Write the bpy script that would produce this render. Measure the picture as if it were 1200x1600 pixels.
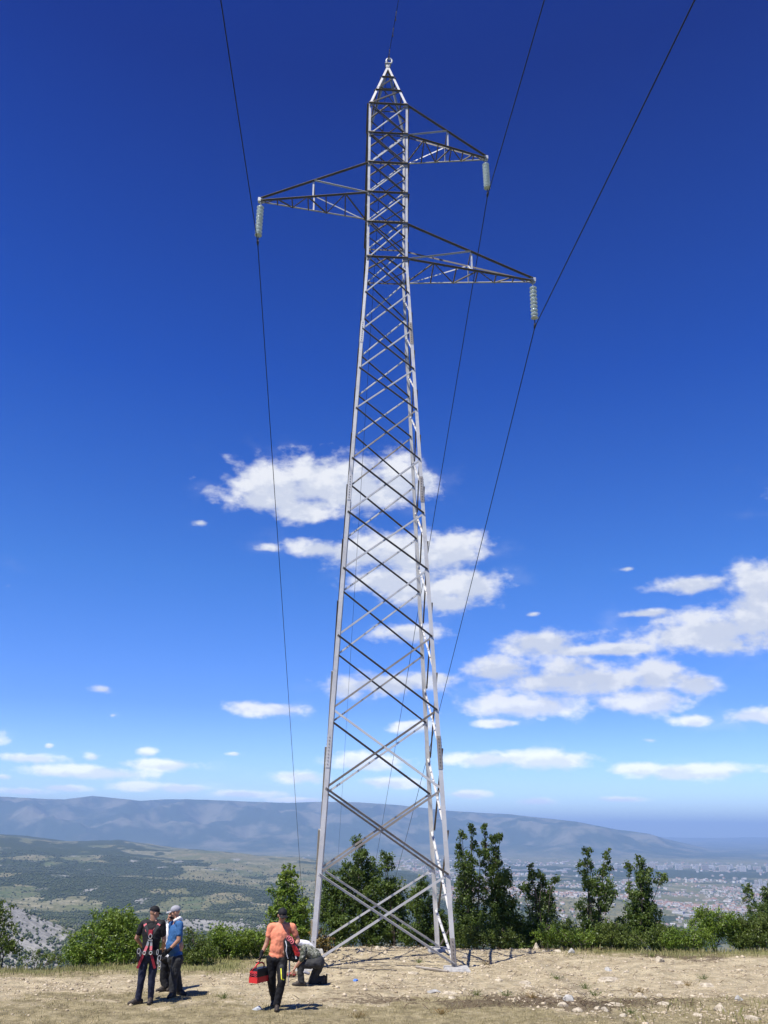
import bpy, bmesh, math, random
import numpy as np
from mathutils import Vector, Matrix
random.seed(7); rng = np.random.default_rng(11)
R = math.radians
scene = bpy.context.scene
for o in list(bpy.data.objects): bpy.data.objects.remove(o)
COL = scene.collection

# ------------------------------------------------------------------ camera
F, PITCH, ROLL, CZ = 1300.17, R(20.9826), R(0.5298), 3.0613
SHX, SHY = 0.0, 0.0
cP, sP, cR, sR = math.cos(PITCH), math.sin(PITCH), math.cos(ROLL), math.sin(ROLL)
right0, up0, fwd = Vector((1, 0, 0)), Vector((0, -sP, cP)), Vector((0, cP, sP))
rt = right0 * cR + up0 * sR
up = -right0 * sR + up0 * cR
cam = bpy.data.cameras.new('camera'); camo = bpy.data.objects.new('camera', cam); COL.objects.link(camo)
cam.sensor_fit = 'VERTICAL'; cam.sensor_height = 36; cam.lens = F / 1600 * 36
cam.clip_start = 0.1; cam.clip_end = 200000
camo.matrix_world = Matrix(((rt.x, up.x, -fwd.x, 0), (rt.y, up.y, -fwd.y, 0), (rt.z, up.z, -fwd.z, CZ), (0, 0, 0, 1)))
scene.camera = camo
O = Vector((0, 0, CZ))

def ray(px, py):                       # direction through a point of the 1200x1600 photograph
    a, b = px - 600, py - 800
    a0 = a * cR + b * sR; b0 = -a * sR + b * cR
    return Vector((a0 / F, cP + b0 / F * sP, sP - b0 / F * cP))
def at(px, py, Y):
    d = ray(px, py); return O + d * (Y / d.y)
def azel(px, py):
    d = ray(px, py).normalized(); return math.atan2(d.x, d.y), math.asin(d.z)

# ------------------------------------------------------------------ light
EL, SAZ = R(62), R(225)                # sun behind the camera on the left
sd = Vector((math.cos(EL) * math.sin(SAZ), math.cos(EL) * math.cos(SAZ), math.sin(EL)))
sun = bpy.data.lights.new('sun', 'SUN'); sun.energy = 5.0; sun.angle = R(0.53); sun.color = (1, .955, .88)
so = bpy.data.objects.new('sun', sun); COL.objects.link(so); so.location = (0, 0, 60)
so.rotation_euler = sd.to_track_quat('Z', 'Y').to_euler()
vs = scene.view_settings; vs.view_transform = 'Standard'; vs.look = 'None'; vs.gamma = 1; vs.exposure = 0.6
scene.cycles.max_bounces = 8; scene.cycles.volume_bounces = 0; scene.cycles.transparent_max_bounces = 12
scene.cycles.diffuse_bounces = 3

CLOUDS = [(430,762,78,38),(500,752,75,40),(560,757,75,44),(620,750,52,35),(662,748,20,14),(405,785,40,18),(470,797,55,18),
 (500,858,42,15),(560,862,60,25),(640,866,80,34),(710,862,50,30),(730,915,52,28),(660,922,70,30),(600,905,50,22),(700,942,46,14),
 (418,857,26,8),(312,817,14,6),(640,990,48,14),(600,1068,84,17),(690,1060,26,10),(545,1078,34,12),(420,1108,58,11),
 (1083,912,62,13),(1178,915,46,36),(1112,987,130,32),(975,1014,62,9),(1180,962,64,45),(1011,958,38,7),
 (840,1005,60,19),(903,1017,48,8),(781,1047,54,18),(905,1062,148,24),(1020,1055,62,22),(1087,1070,36,16),(885,1045,50,18),
 (997,1098,78,18),(817,1103,95,18),(777,1130,34,6),(1087,1126,30,9),(1186,1119,62,13),(1015,1157,18,6),(980,889,16,5),(832,960,12,5),
 (759,1186,58,12),(855,1189,68,15),(993,1203,42,11),(1078,1206,92,12),(732,1241,32,6),(840,1252,32,6),(970,1249,36,5),
 (575,1190,62,14),(640,1135,36,9),(470,1214,42,10),(610,1222,50,8),(77,1165,8,5),(40,1184,52,7),(144,1182,18,8),(230,1175,21,8),
 (250,1195,60,9),(133,1207,88,10),(8,1214,22,6),(35,1236,38,6),(100,1231,38,6),(215,1229,40,7),(283,1231,44,7),(380,1240,50,6),
 (160,1078,24,9),(176,1118,9,5),(365,1178,15,4),(470,1250,40,4),(-60,1150,60,14),(1290,1010,80,30),(1300,760,90,40),(-120,900,90,30)]

def N(nt, t, **kw):
    n = nt.nodes.new(t)
    for k, v in kw.items():
        if k == 'inp':
            for a, b in v.items():
                if isinstance(b, bpy.types.NodeSocket): nt.links.new(b, n.inputs[a])
                else: n.inputs[a].default_value = b
        else: setattr(n, k, v)
    return n
def math_n(nt, op, *a, clamp=False):
    n = nt.nodes.new('ShaderNodeMath'); n.operation = op; n.use_clamp = clamp
    for i, v in enumerate(a):
        if isinstance(v, bpy.types.NodeSocket): nt.links.new(v, n.inputs[i])
        else: n.inputs[i].default_value = v
    return n.outputs[0]
def smooth(nt, v, a, b, lo=0., hi=1.):
    n = nt.nodes.new('ShaderNodeMapRange'); n.interpolation_type = 'SMOOTHSTEP'
    nt.links.new(v, n.inputs[0]); n.inputs[1].default_value = a; n.inputs[2].default_value = b
    n.inputs[3].default_value = lo; n.inputs[4].default_value = hi
    return n.outputs[0]
def mixc(nt, f, a, b, mode='MIX'):
    n = nt.nodes.new('ShaderNodeMix'); n.data_type = 'RGBA'; n.blend_type = mode
    for i, v in ((0, f), (6, a), (7, b)):
        if isinstance(v, bpy.types.NodeSocket): nt.links.new(v, n.inputs[i])
        else: n.inputs[i].default_value = v if i == 0 else (*v[:3], 1)
    return n.outputs[2]

SKY_STR = 0.10
def build_world():
    w = bpy.data.worlds.new('World'); scene.world = w; w.use_nodes = True
    nt = w.node_tree; nt.nodes.clear(); L = nt.links.new
    out = N(nt, 'ShaderNodeOutputWorld'); bg = N(nt, 'ShaderNodeBackground'); bg.inputs[1].default_value = SKY_STR
    L(bg.outputs[0], out.inputs[0])
    sky = N(nt, 'ShaderNodeTexSky'); sky.sky_type = 'NISHITA'; sky.sun_disc = False
    sky.sun_elevation = EL; sky.sun_rotation = SAZ; sky.altitude = 900; sky.air_density = 1.0; sky.dust_density = 0.35; sky.ozone_density = 3.0
    tc = N(nt, 'ShaderNodeTexCoord')
    sep = N(nt, 'ShaderNodeSeparateXYZ', inp={0: tc.outputs['Generated']})
    az = math_n(nt, 'ARCTAN2', sep.outputs[0], sep.outputs[1]); el = math_n(nt, 'ARCSINE', sep.outputs[2])
    # deep saturated blue, tuned by elevation
    hsv = N(nt, 'ShaderNodeHueSaturation', inp={'Saturation': 1.22, 'Value': 1.0, 'Hue': 0.512, 'Color': sky.outputs[0]})
    gm = N(nt, 'ShaderNodeMapRange', inp={0: el, 1: 0.0, 2: 0.9, 3: 0.0, 4: 1.0})
    rp = N(nt, 'ShaderNodeValToRGB', inp={0: gm.outputs[0]}); e = rp.color_ramp.elements
    K = 1.3
    e[0].position = .0; e[0].color = (.70 * K * 1.5, .76 * K * 1.5, .86 * K * 1.5, 1); e[1].position = .94; e[1].color = (.006 * K, .13 * K, .46 * K, 1)
    for p_, c_, g_ in ((.15, (.40, .57, .90), 1.1), (.32, (.27, .57, .88), 1.0), (.575, (.045, .32, .76), 1.0)):
        k = e.new(p_); k.color = (c_[0] * K * g_, c_[1] * K * g_, c_[2] * K * g_, 1)
    skyc = mixc(nt, 1.0, hsv.outputs[0], rp.outputs[0], 'MULTIPLY')
    v2 = N(nt, 'ShaderNodeCombineXYZ', inp={0: az, 1: el}).outputs[0]
    def fbm(off, scale, detail, sy=1.8):
        m = N(nt, 'ShaderNodeVectorMath', operation='MULTIPLY_ADD', inp={0: v2, 1: (1, sy, 1), 2: off})
        n = N(nt, 'ShaderNodeTexNoise', noise_dimensions='2D', inp={'Vector': m.outputs[0], 'Scale': scale, 'Detail': detail, 'Roughness': .56})
        return n.outputs[0]
    n1 = fbm((3, 5, 0), 21, 6)
    n1u = fbm((3 + .006, 5 - .016, 0), 26, 5)
    n2 = fbm((9, 2, 0), 9, 3)
    n3 = fbm((1, 7, 0), 75, 5)
    prev = None; prev2 = None
    for (cx, cy, rx, ry) in CLOUDS:
        a, e = azel(cx, cy); a2, _ = azel(cx + rx, cy); _, e2 = azel(cx, cy - ry)
        ia, ie = 1 / max(abs(a2 - a), 1e-4), 1 / max(abs(e2 - e), 1e-4)
        m = N(nt, 'ShaderNodeVectorMath', operation='MULTIPLY_ADD', inp={0: v2, 1: (ia, ie, 0), 2: (-a * ia, -e * ie, 0)})
        ln = N(nt, 'ShaderNodeVectorMath', operation='LENGTH', inp={0: m.outputs[0]}).outputs['Value']
        if rx < 30 and cy > 780: ln = math_n(nt, 'ADD', ln, .38)
        m2 = N(nt, 'ShaderNodeVectorMath', operation='ADD', inp={0: m.outputs[0], 1: (-.10, .52, 0)})
        ln2 = N(nt, 'ShaderNodeVectorMath', operation='LENGTH', inp={0: m2.outputs[0]}).outputs['Value']
        prev2 = ln2 if prev2 is None else N(nt, 'ShaderNodeMath', operation='SMOOTH_MIN', inp={0: prev2, 1: ln2, 2: 0.45}).outputs[0]
        if prev is None: prev = ln
        else: prev = N(nt, 'ShaderNodeMath', operation='SMOOTH_MIN', inp={0: prev, 1: ln, 2: 0.45}).outputs[0]
    d = math_n(nt, 'SUBTRACT', 1.0, prev)                             # >0 inside
    nn = math_n(nt, 'ADD', math_n(nt, 'MULTIPLY', math_n(nt, 'SUBTRACT', n1, .5), 1.9), math_n(nt, 'MULTIPLY', math_n(nt, 'SUBTRACT', n3, .5), .55))
    dens = smooth(nt, math_n(nt, 'ADD', d, nn), -.40, .52)
    veil = math_n(nt, 'MULTIPLY', smooth(nt, n2, .5, .75), smooth(nt, math_n(nt, 'ADD', d, nn), -1.2, .3))
    dens = math_n(nt, 'MAXIMUM', dens, math_n(nt, 'MULTIPLY', veil, .16))
    lowb = smooth(nt, el, .0, .05, .85, 1.0)                           # the lowest banks are thinner
    dens = math_n(nt, 'MULTIPLY', dens, math_n(nt, 'MULTIPLY', lowb, .97))
    rel = math_n(nt, 'SUBTRACT', n1u, n1)                             # puffs: lighter where the cloud thins upwards
    above = math_n(nt, 'SUBTRACT', 1.0, prev2)                        # how much cloud lies above this point
    lit = smooth(nt, math_n(nt, 'ADD', math_n(nt, 'MULTIPLY', above, -.9), math_n(nt, 'MULTIPLY', rel, -2.6)), -.62, .25)
    ccol = mixc(nt, lit, (.455 / SKY_STR, .485 / SKY_STR, .56 / SKY_STR), (.61 / SKY_STR, .62 / SKY_STR, .645 / SKY_STR))
    br = N(nt, 'ShaderNodeMapRange', inp={0: el, 1: .0, 2: .16, 3: 2.1, 4: 1.0}).outputs[0]
    ccol = mixc(nt, 1.0, ccol, N(nt, 'ShaderNodeCombineColor', inp={0: br, 1: br, 2: br}).outputs[0], 'MULTIPLY')
    col = mixc(nt, dens, skyc, ccol)
    L(col, bg.inputs[0])
build_world()

# ------------------------------------------------------------------ helpers
def tag(o, label=None, cat=None, group=None, kind=None):
    if label: o['label'] = label
    if cat: o['category'] = cat
    if group: o['group'] = group
    if kind: o['kind'] = kind
    return o
def thing(name, label, cat, loc=(0, 0, 0), group=None):
    o = bpy.data.objects.new(name, None); COL.objects.link(o); o.location = loc; o.empty_display_size = .2
    return tag(o, label, cat, group)
def link(name, me, mat=None, parent=None):
    if mat is not None and len(me.materials) == 0:
        me.materials.append(mat)
    o = bpy.data.objects.new(name, me); COL.objects.link(o)
    if parent is not None:
        o.parent = parent
        base = Vector(parent.location)
        p = parent
        while p.parent: p = p.parent; base = base + Vector(p.location)
        o.location = -base if o.parent.type == 'EMPTY' else (0, 0, 0)
    return o
def npmesh(name, V, Fc, smooth_=False, attrs=None, mats=None, fmat=None):
    V = np.asarray(V, np.float32); Fc = np.asarray(Fc, np.int32)
    k = Fc.shape[1]; me = bpy.data.meshes.new(name)
    me.vertices.add(len(V)); me.vertices.foreach_set('co', V.ravel())
    me.loops.add(Fc.size); me.loops.foreach_set('vertex_index', Fc.ravel())
    me.polygons.add(len(Fc)); me.polygons.foreach_set('loop_start', np.arange(0, Fc.size, k, dtype=np.int32))
    me.polygons.foreach_set('loop_total', np.full(len(Fc), k, np.int32))
    if smooth_: me.polygons.foreach_set('use_smooth', np.ones(len(Fc), bool))
    if mats:
        for m in mats: me.materials.append(m)
    if fmat is not None: me.polygons.foreach_set('material_index', np.asarray(fmat, np.int32))
    me.update(calc_edges=True)
    for n_, a in (attrs or {}).items():
        at_ = me.attributes.new(n_, 'FLOAT', 'POINT'); at_.data.foreach_set('value', np.asarray(a, np.float32))
    return me
class MB:
    """collects boxes, bars and tubes for ONE mesh"""
    def __init__(s): s.v = []; s.f = []; s.m = []
    def add(s, vs_, fs, mi=0):
        b = len(s.v); s.v += [tuple(p) for p in vs_]; s.f += [tuple(b + i for i in f) for f in fs]; s.m += [mi] * len(fs)
    def box(s, c, hx, hy, hz, rot=None, mi=0):
        c = Vector(c); P = []
        for x in (-1, 1):
            for y in (-1, 1):
                for z in (-1, 1):
                    v = Vector((x * hx, y * hy, z * hz)); P.append(c + (rot @ v if rot else v))
        s.add(P, [(0, 1, 3, 2), (4, 6, 7, 5), (0, 4, 5, 1), (2, 3, 7, 6), (0, 2, 6, 4), (1, 5, 7, 3)], mi)
    def tube(s, pts, rad, n=8, cap=True, mi=0):
        pts = [Vector(p) for p in pts]; rings = []
        rad = rad if hasattr(rad, '__len__') else [rad] * len(pts)
        u = None
        for i, p in enumerate(pts):
            t = (pts[min(i + 1, len(pts) - 1)] - pts[max(i - 1, 0)])
            t = t.normalized() if t.length > 1e-9 else Vector((0, 0, 1))
            if u is None: u = t.orthogonal().normalized()
            u = (u - t * u.dot(t)); u = u.normalized() if u.length > 1e-6 else t.orthogonal().normalized()
            w = t.cross(u)
            rings.append([p + (u * math.cos(2 * math.pi * k / n) + w * math.sin(2 * math.pi * k / n)) * rad[i] for k in range(n)])
        V = [q for r_ in rings for q in r_]; fs = []
        for i in range(len(pts) - 1):
            for k in range(n):
                a, b = i * n + k, i * n + (k + 1) % n; fs.append((a, b, b + n, a + n))
        if cap: fs += [tuple(range(n - 1, -1, -1)), tuple((len(pts) - 1) * n + k for k in range(n))]
        s.add(V, fs, mi)
    def lathe(s, base, axis, prof, n=16, mi=0):          # prof: (distance along axis, radius)
        axis = Vector(axis).normalized(); base = Vector(base)
        s.tube_r([base + axis * h for h, r_ in prof], [r_ for h, r_ in prof], axis, n, mi)
    def tube_r(s, pts, rad, axis, n, mi):
        u = axis.orthogonal().normalized(); w = axis.cross(u); V = []; fs = []
        for p, r_ in zip(pts, rad): V += [p + (u * math.cos(2 * math.pi * k / n) + w * math.sin(2 * math.pi * k / n)) * r_ for k in range(n)]
        for i in range(len(pts) - 1):
            for k in range(n):
                a, b = i * n + k, i * n + (k + 1) % n; fs.append((a, b, b + n, a + n))
        s.add(V, fs, mi)
    def angle(s, p0, p1, u, v, a, t=.008, mi=0):
        """L-section bar: heel on the line p0-p1, flanges towards u and v"""
        p0, p1 = Vector(p0), Vector(p1); d = (p1 - p0).normalized()
        u = Vector(u); u = (u - d * u.dot(d)).normalized(); v = Vector(v); v = (v - d * v.dot(d)); v = (v - u * v.dot(u)).normalized()
        sec = [(0, 0), (a, 0), (a, t), (t, t), (t, a), (0, a)]
        V = [p + u * x + v * y for p in (p0, p1) for x, y in sec]
        fs = [(i, (i + 1) % 6, 6 + (i + 1) % 6, 6 + i) for i in range(6)] + [(0, 3, 2, 1), (0, 5, 4, 3), (6, 7, 8, 9), (6, 9, 10, 11)]
        s.add(V, fs, mi)
    def build(s, name, mat, parent=None, smooth_=False):
        me = bpy.data.meshes.new(name); me.from_pydata(s.v, [], s.f)
        mats = mat if isinstance(mat, (list, tuple)) else [mat]
        for m in mats: me.materials.append(m)
        if len(mats) > 1: me.polygons.foreach_set('material_index', s.m)
        bm = bmesh.new(); bm.from_mesh(me); bmesh.ops.recalc_face_normals(bm, faces=bm.faces); bm.to_mesh(me); bm.free()
        if smooth_: me.polygons.foreach_set('use_smooth', [True] * len(me.polygons))
        me.update(); return link(name, me, None, parent)

# numpy value noise
def _hash(ix, iy, seed):
    h = (ix.astype(np.int64) * 374761393 + iy.astype(np.int64) * 668265263 + seed * 1442695041) & 0x7fffffff
    h = ((h ^ (h >> 13)) * 1274126177) & 0x7fffffff
    return ((h ^ (h >> 16)) & 0xffff) / 65535.
def vnoise(x, y, seed=0):
    ix, iy = np.floor(x), np.floor(y); fx, fy = x - ix, y - iy
    fx = fx * fx * (3 - 2 * fx); fy = fy * fy * (3 - 2 * fy); ix = ix.astype(np.int64); iy = iy.astype(np.int64)
    a, b = _hash(ix, iy, seed), _hash(ix + 1, iy, seed); c, d = _hash(ix, iy + 1, seed), _hash(ix + 1, iy + 1, seed)
    return (a + (b - a) * fx) * (1 - fy) + (c + (d - c) * fx) * fy
def fbm(x, y, oct_=5, seed=0, gain=.5):
    s = 0; a = 1; t = 0
    for i in range(oct_):
        s = s + a * vnoise(x * 2 ** i + i * 17.3, y * 2 ** i + i * 9.1, seed + i); t += a; a *= gain
    return s / t * 2 - 1
def sstep(a, b, x):
    t = np.clip((x - a) / (b - a), 0, 1); return t * t * (3 - 2 * t)

# ------------------------------------------------------------------ materials
def new_mat(name):
    m = bpy.data.materials.new(name); m.use_nodes = True; nt = m.node_tree
    return m, nt, nt.nodes['Principled BSDF']
def simple(name, col, rough=.6, metal=0., var=0., scale=20., bump=0., spec=.4, var_col=None, detail=4):
    m, nt, b = new_mat(name)
    b.inputs['Roughness'].default_value = rough; b.inputs['Metallic'].default_value = metal; b.inputs['Specular IOR Level'].default_value = spec
    b.inputs['Base Color'].default_value = (*col, 1)
    if var or var_col or bump:
        tc = N(nt, 'ShaderNodeTexCoord'); n = N(nt, 'ShaderNodeTexNoise', inp={'Vector': tc.outputs['Object'], 'Scale': scale, 'Detail': detail})
        f = smooth(nt, n.outputs[0], .35, .65)
        c2 = var_col or tuple(c * (1 - var) for c in col)
        nt.links.new(mixc(nt, f, col, c2), b.inputs['Base Color'])
        if bump:
            bp = N(nt, 'ShaderNodeBump', inp={'Strength': 1., 'Distance': bump, 'Height': n.outputs[0]}); nt.links.new(bp.outputs[0], b.inputs['Normal'])
    return m
M = {}
def steel(name, c, c2, rough=.42, metal=.25):
    m, nt, b = new_mat(name)
    tc = N(nt, 'ShaderNodeTexCoord')
    n = N(nt, 'ShaderNodeTexNoise', inp={'Vector': tc.outputs['Object'], 'Scale': 1.7, 'Detail': 6, 'Roughness': .65})
    n2 = N(nt, 'ShaderNodeTexNoise', inp={'Vector': tc.outputs['Object'], 'Scale': 14, 'Detail': 4})
    c1 = mixc(nt, smooth(nt, n.outputs[0], .3, .75), c, c2)
    c3 = mixc(nt, smooth(nt, n2.outputs[0], .62, .78, 0, .25), c1, (.20, .15, .11))
    nt.links.new(c3, b.inputs['Base Color']); b.inputs['Metallic'].default_value = metal
    nt.links.new(smooth(nt, n2.outputs[0], .3, .7, rough - .08, rough + .15), b.inputs['Roughness'])
    return m
M['steel'] = steel('galvanised_steel', (.58, .575, .56), (.46, .45, .435), .48, .25)
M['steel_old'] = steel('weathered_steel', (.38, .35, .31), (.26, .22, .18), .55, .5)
M['steel_shade'] = steel('shaded_brown_steel', (.135, .118, .102), (.175, .150, .125), .6, .15)  # dark copy of the steel: shade on the bracing put into the colour
M['bolt'] = simple('bolt_steel', (.07, .065, .06), .5, .6)
M['wire'] = simple('aluminium_wire', (.02, .02, .022), .6, .0)
M['concrete'] = simple('concrete', (.42, .41, .39), .9, 0, .3, 14, .01)
def glass_mat():
    m, nt, b = new_mat('insulator_glass')
    b.inputs['Base Color'].default_value = (.88, .98, 1.0, 1); b.inputs['Roughness'].default_value = .15
    b.inputs['Transmission Weight'].default_value = .18; b.inputs['IOR'].default_value = 1.48
    return m
M['glass'] = glass_mat()

def leaf_mat(name, c1, c2, c3, trans=.35):
    m, nt, b = new_mat(name)
    g = N(nt, 'ShaderNodeNewGeometry'); tc = N(nt, 'ShaderNodeTexCoord')
    rmp = N(nt, 'ShaderNodeValToRGB'); nt.links.new(g.outputs['Random Per Island'], rmp.inputs[0])
    e = rmp.color_ramp.elements; e[0].color = (*c1, 1); e[0].position = .1; e[1].color = (*c3, 1); e[1].position = .95
    k = e.new(.55); k.color = (*c2, 1)
    n = N(nt, 'ShaderNodeTexNoise', inp={'Vector': tc.outputs['Object'], 'Scale': 1.6, 'Detail': 3})
    col = mixc(nt, smooth(nt, n.outputs[0], .4, .65, 0, .6), rmp.outputs[0], c3)
    nt.links.new(col, b.inputs['Base Color']); b.inputs['Roughness'].default_value = .45; b.inputs['Specular IOR Level'].default_value = .35
    tr = N(nt, 'ShaderNodeBsdfTranslucent'); nt.links.new(mixc(nt, .5, col, (.10, .14, .01)), tr.inputs[0])
    mx = N(nt, 'ShaderNodeMixShader'); mx.inputs[0].default_value = trans
    nt.links.new(b.outputs[0], mx.inputs[1]); nt.links.new(tr.outputs[0], mx.inputs[2])
    nt.links.new(mx.outputs[0], nt.nodes['Material Output'].inputs[0])
    return m
M['leaf_bright'] = leaf_mat('leaf_bright_green', (.075, .14, .018), (.13, .21, .025), (.20, .27, .035))
M['leaf_olive'] = leaf_mat('leaf_olive_green', (.062, .10, .022), (.095, .14, .028), (.15, .19, .04), .4)
M['leaf_dark'] = leaf_mat('leaf_dark_green', (.056, .098, .022), (.088, .142, .028), (.14, .195, .042), .45)
M['leaf_dry'] = leaf_mat('leaf_dry_brown', (.20, .11, .03), (.30, .17, .05), (.16, .13, .04), .25)
M['bark'] = simple('bark', (.13, .105, .08), .9, 0, .5, 30, .01)
M['rock'] = simple('limestone', (.50, .44, .335), .92, 0, .0, 14, .03, .2, (.30, .255, .19))
M['rock_grey'] = simple('grey_limestone', (.42, .41, .38), .92, 0, .0, 9, .02, .2, (.28, .27, .25))

# ------------------------------------------------------------------ terrain height
D_ = np.array([120, 300, 700, 1200, 1700, 2100, 2700, 3500, 4500, 5600, 7000, 8500, 10500, 13000, 17000, 22000, 30000, 45000, 70000.])
A_ = np.array([-60, -30, -24, -18, -12, -6, 0, 6, 12, 20, 30, 60.])
def row(*v): return v
# ground height (m, relative to the tower foot) by distance (rows) and bearing (columns)
Z_ = np.array([
 [-48]*12,
 [-110]*12,
 [-200,-200,-195,-190,-190,-200,-215,-220,-220,-220,-220,-220],
 [-220,-220,-215,-230,-240,-260,-290,-300,-300,-300,-300,-300],
 [-152,-150,-146,-185,-250,-280,-330,-340,-350,-350,-350,-350],
 [-126,-126,-130,-190,-225,-270,-340,-370,-375,-380,-380,-380],
 [-260,-270,-265,-255,-238,-262,-330,-375,-400,-400,-400,-400],
 [-260,-265,-262,-268,-270,-290,-330,-385,-415,-415,-415,-415],
 [-235,-240,-250,-262,-270,-295,-340,-395,-425,-425,-425,-425],
 [-190,-200,-215,-235,-258,-285,-315,-330,-350,-420,-430,-430],
 [-120,-130,-160,-195,-230,-265,-320,-370,-410,-430,-432,-432],
 [-25,-30,-70,-140,-195,-255,-345,-410,-430,-432,-432,-432],
 [-10,-15,-60,-135,-210,-300,-390,-425,-432,-432,-432,-432],
 [-200,-210,-240,-290,-330,-370,-410,-430,-432,-432,-432,-432],
 [-350,-350,-355,-370,-390,-400,-415,-425,-430,-430,-430,-430],
 [-330,-330,-330,-340,-350,-360,-370,-390,-400,-410,-415,-415],
 [-330,-330,-330,-330,-330,-330,-340,-360,-390,-400,-410,-410],
 [-300]*12, [-300]*12], float)
LD = np.log(D_)
SIL = [(-200,1250),(0,1245),(60,1248),(100,1249),(145,1244),(180,1247),(220,1252),(255,1249),(290,1249),(350,1251),(400,1253),(450,1255),(505,1253),(560,1254),
       (620,1258),(700,1267),(800,1273),(900,1284),(967,1297),(1013,1303),(1040,1311),(1090,1322),(1200,1345),(1400,1360)]
_sa = []; _se = []
for x_, y_ in SIL:
    a_, e_ = azel(x_, y_); _sa.append(a_); _se.append(math.tan(e_))
def edge_y(x): return 27.5 - 4.3 * sstep(-2.0, -8.5, x) + .2 * sstep(3, 10, x)
def H(x, y):
    x = np.asarray(x, float); y = np.asarray(y, float)
    r = np.hypot(x, y); az = np.degrees(np.arctan2(x, y))
    # near: the bald hill top
    e = edge_y(x)
    t = y - e
    near = -0.36 * (np.log1p(np.exp(np.clip(t / .9, -30, 30))) * .9)
    near = near + 1.45 * sstep(13.5, 3, y)
    near = near + .05 * fbm(x * .35, y * .35, 3, 3) + .018 * fbm(x * 2.2, y * 2.2, 3, 5)
    near = near + .07 * np.exp(-(((x - 1.0) / 3.2) ** 2 + ((y - 27.4) / .8) ** 2)) + .10 * np.exp(-(((x - 5.2) / 1.9) ** 2 + ((y - 28.0) / .7) ** 2)) * (1 + .4 * fbm(x * 3, y * 3, 2, 8))
    near = near - .25 * np.maximum(np.abs(x) - 16, 0)
    # far
    ia = np.interp(az, A_, np.arange(len(A_))); ir = np.interp(np.log(np.maximum(r, 60)), LD, np.arange(len(D_)))
    ja = np.clip(ia.astype(int), 0, len(A_) - 2); jr = np.clip(ir.astype(int), 0, len(D_) - 2)
    fa = ia - ja; fr = ir - jr; fa = fa * fa * (3 - 2 * fa); fr = fr * fr * (3 - 2 * fr) * .6 + fr * .4
    z = (Z_[jr, ja] * (1 - fa) + Z_[jr, ja + 1] * fa) * (1 - fr) + (Z_[jr + 1, ja] * (1 - fa) + Z_[jr + 1, ja + 1] * fa) * fr
    hilly = sstep(10, -2, az) * .85 + .15
    hilly = np.where(r > 12500, hilly * .5, hilly)
    z = z + hilly * (fbm(x / 900, y / 900, 5, 21) * 42 + fbm(x / 260, y / 260, 4, 31) * 12) * sstep(200, 1500, r)
    # mountains
    sil = np.interp(np.radians(az), _sa, _se)
    rr = r * np.cos(np.radians(az) * .0)
    top = 3.06 + sil * 27000
    rise = sstep(17500, 27000, rr) ** 1.25
    rid = 1 - np.abs(fbm(x / 2600, y / 2600, 5, 41, .55)) * 2
    up_ = (top - z) * rise + rid * 520 * sstep(17500, 21000, rr) * (1 - sstep(24500, 26800, rr)) * sstep(-300, 200, top)
    down = sstep(27200, 34000, rr)
    zm = z + np.maximum(up_, 0) * (1 - down)
    zm = np.minimum(zm, np.maximum(3.06 + sil * rr, z) + 14 * fbm(x / 900, y / 900, 3, 43))
    z = np.where(rr > 17000, zm, z)
    # very far low ridge
    z = z + 150 * np.exp(-((rr - 52000) / 4500) ** 2) * (1 + .5 * fbm(az * .25, rr * 0, 4, 51))
    k = sstep(34, 110, r)
    k = np.where(y < 5, sstep(60, 200, r), k)
    return near * (1 - k) + z * k
def Hs(x, y): return float(H(np.array([x]), np.array([y]))[0])

def grid_faces(n, m):
    i = np.arange(n - 1)[:, None] * m + np.arange(m - 1)[None, :]
    return np.stack([i, i + 1, i + m + 1, i + m], -1).reshape(-1, 4)

def az_r(px, py_or_r): return math.atan2(ray(px, 1400).x, ray(px, 1400).y)
# ---- masks over the far land -------------------------------------------------
def land_masks(x, y):
    r = np.hypot(x, y); az = np.degrees(np.arctan2(x, y))
    n1 = fbm(x / 520, y / 900, 5, 61); n2 = fbm(x / 160, y / 260, 4, 71); n3 = fbm(x / 1500, y / 2500, 4, 81)
    forest = sstep(-.16, .2, n1 * .9 + n2 * .7 + n3 * .6 + .01)
    forest = forest * (1 - .75 * sstep(12500, 15000, r) * sstep(19000, 17000, r))
    # named woods
    def blob(a, rr_, wa, wr, amp=1):
        return amp * np.exp(-(((az - a) / wa) ** 2 + (np.log(r / rr_) / wr) ** 2))
    forest = np.clip(forest + blob(-16, 1750, 9, .16, 1.2) - blob(-22.5, 1950, 4.2, .20, 3) + blob(-14, 2900, 6, .13, 1.) + blob(14, 11200, 9, .10, 2.2) + blob(5, 4300, 12, .15, .8), 0, 1)
    rock = blob(-22.8, 1800, 4.2, .24, 2.2) + blob(-12.5, 2500, 2.6, .09, 1.1) + blob(-8.5, 2650, 3.0, .12, .9)
    rock = rock + sstep(.18, .55, fbm(x / 110, y / 260, 5, 91)) * .45 * sstep(1800, 2500, r) * sstep(11000, 7000, r) * sstep(6, -2, az)
    rock = np.clip(rock + n2 * .5, 0, 1) * (rock > .12)
    rock = rock + blob(-14, 14500, 5, .05, .9) * (fbm(x / 300, y / 900, 3, 95) > -.1)
    urban = sstep(-2, 5, az) * sstep(4300, 5000, r) * sstep(17000, 14500, r)
    urban = np.clip(urban * sstep(-.12, .25, fbm(x / 500, y / 700, 4, 101) + .04 - blob(14, 11200, 8, .09, 1.6)), 0, 1)
    forest = forest * (1 - .55 * urban)
    return forest, np.clip(rock, 0, 1), urban

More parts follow.
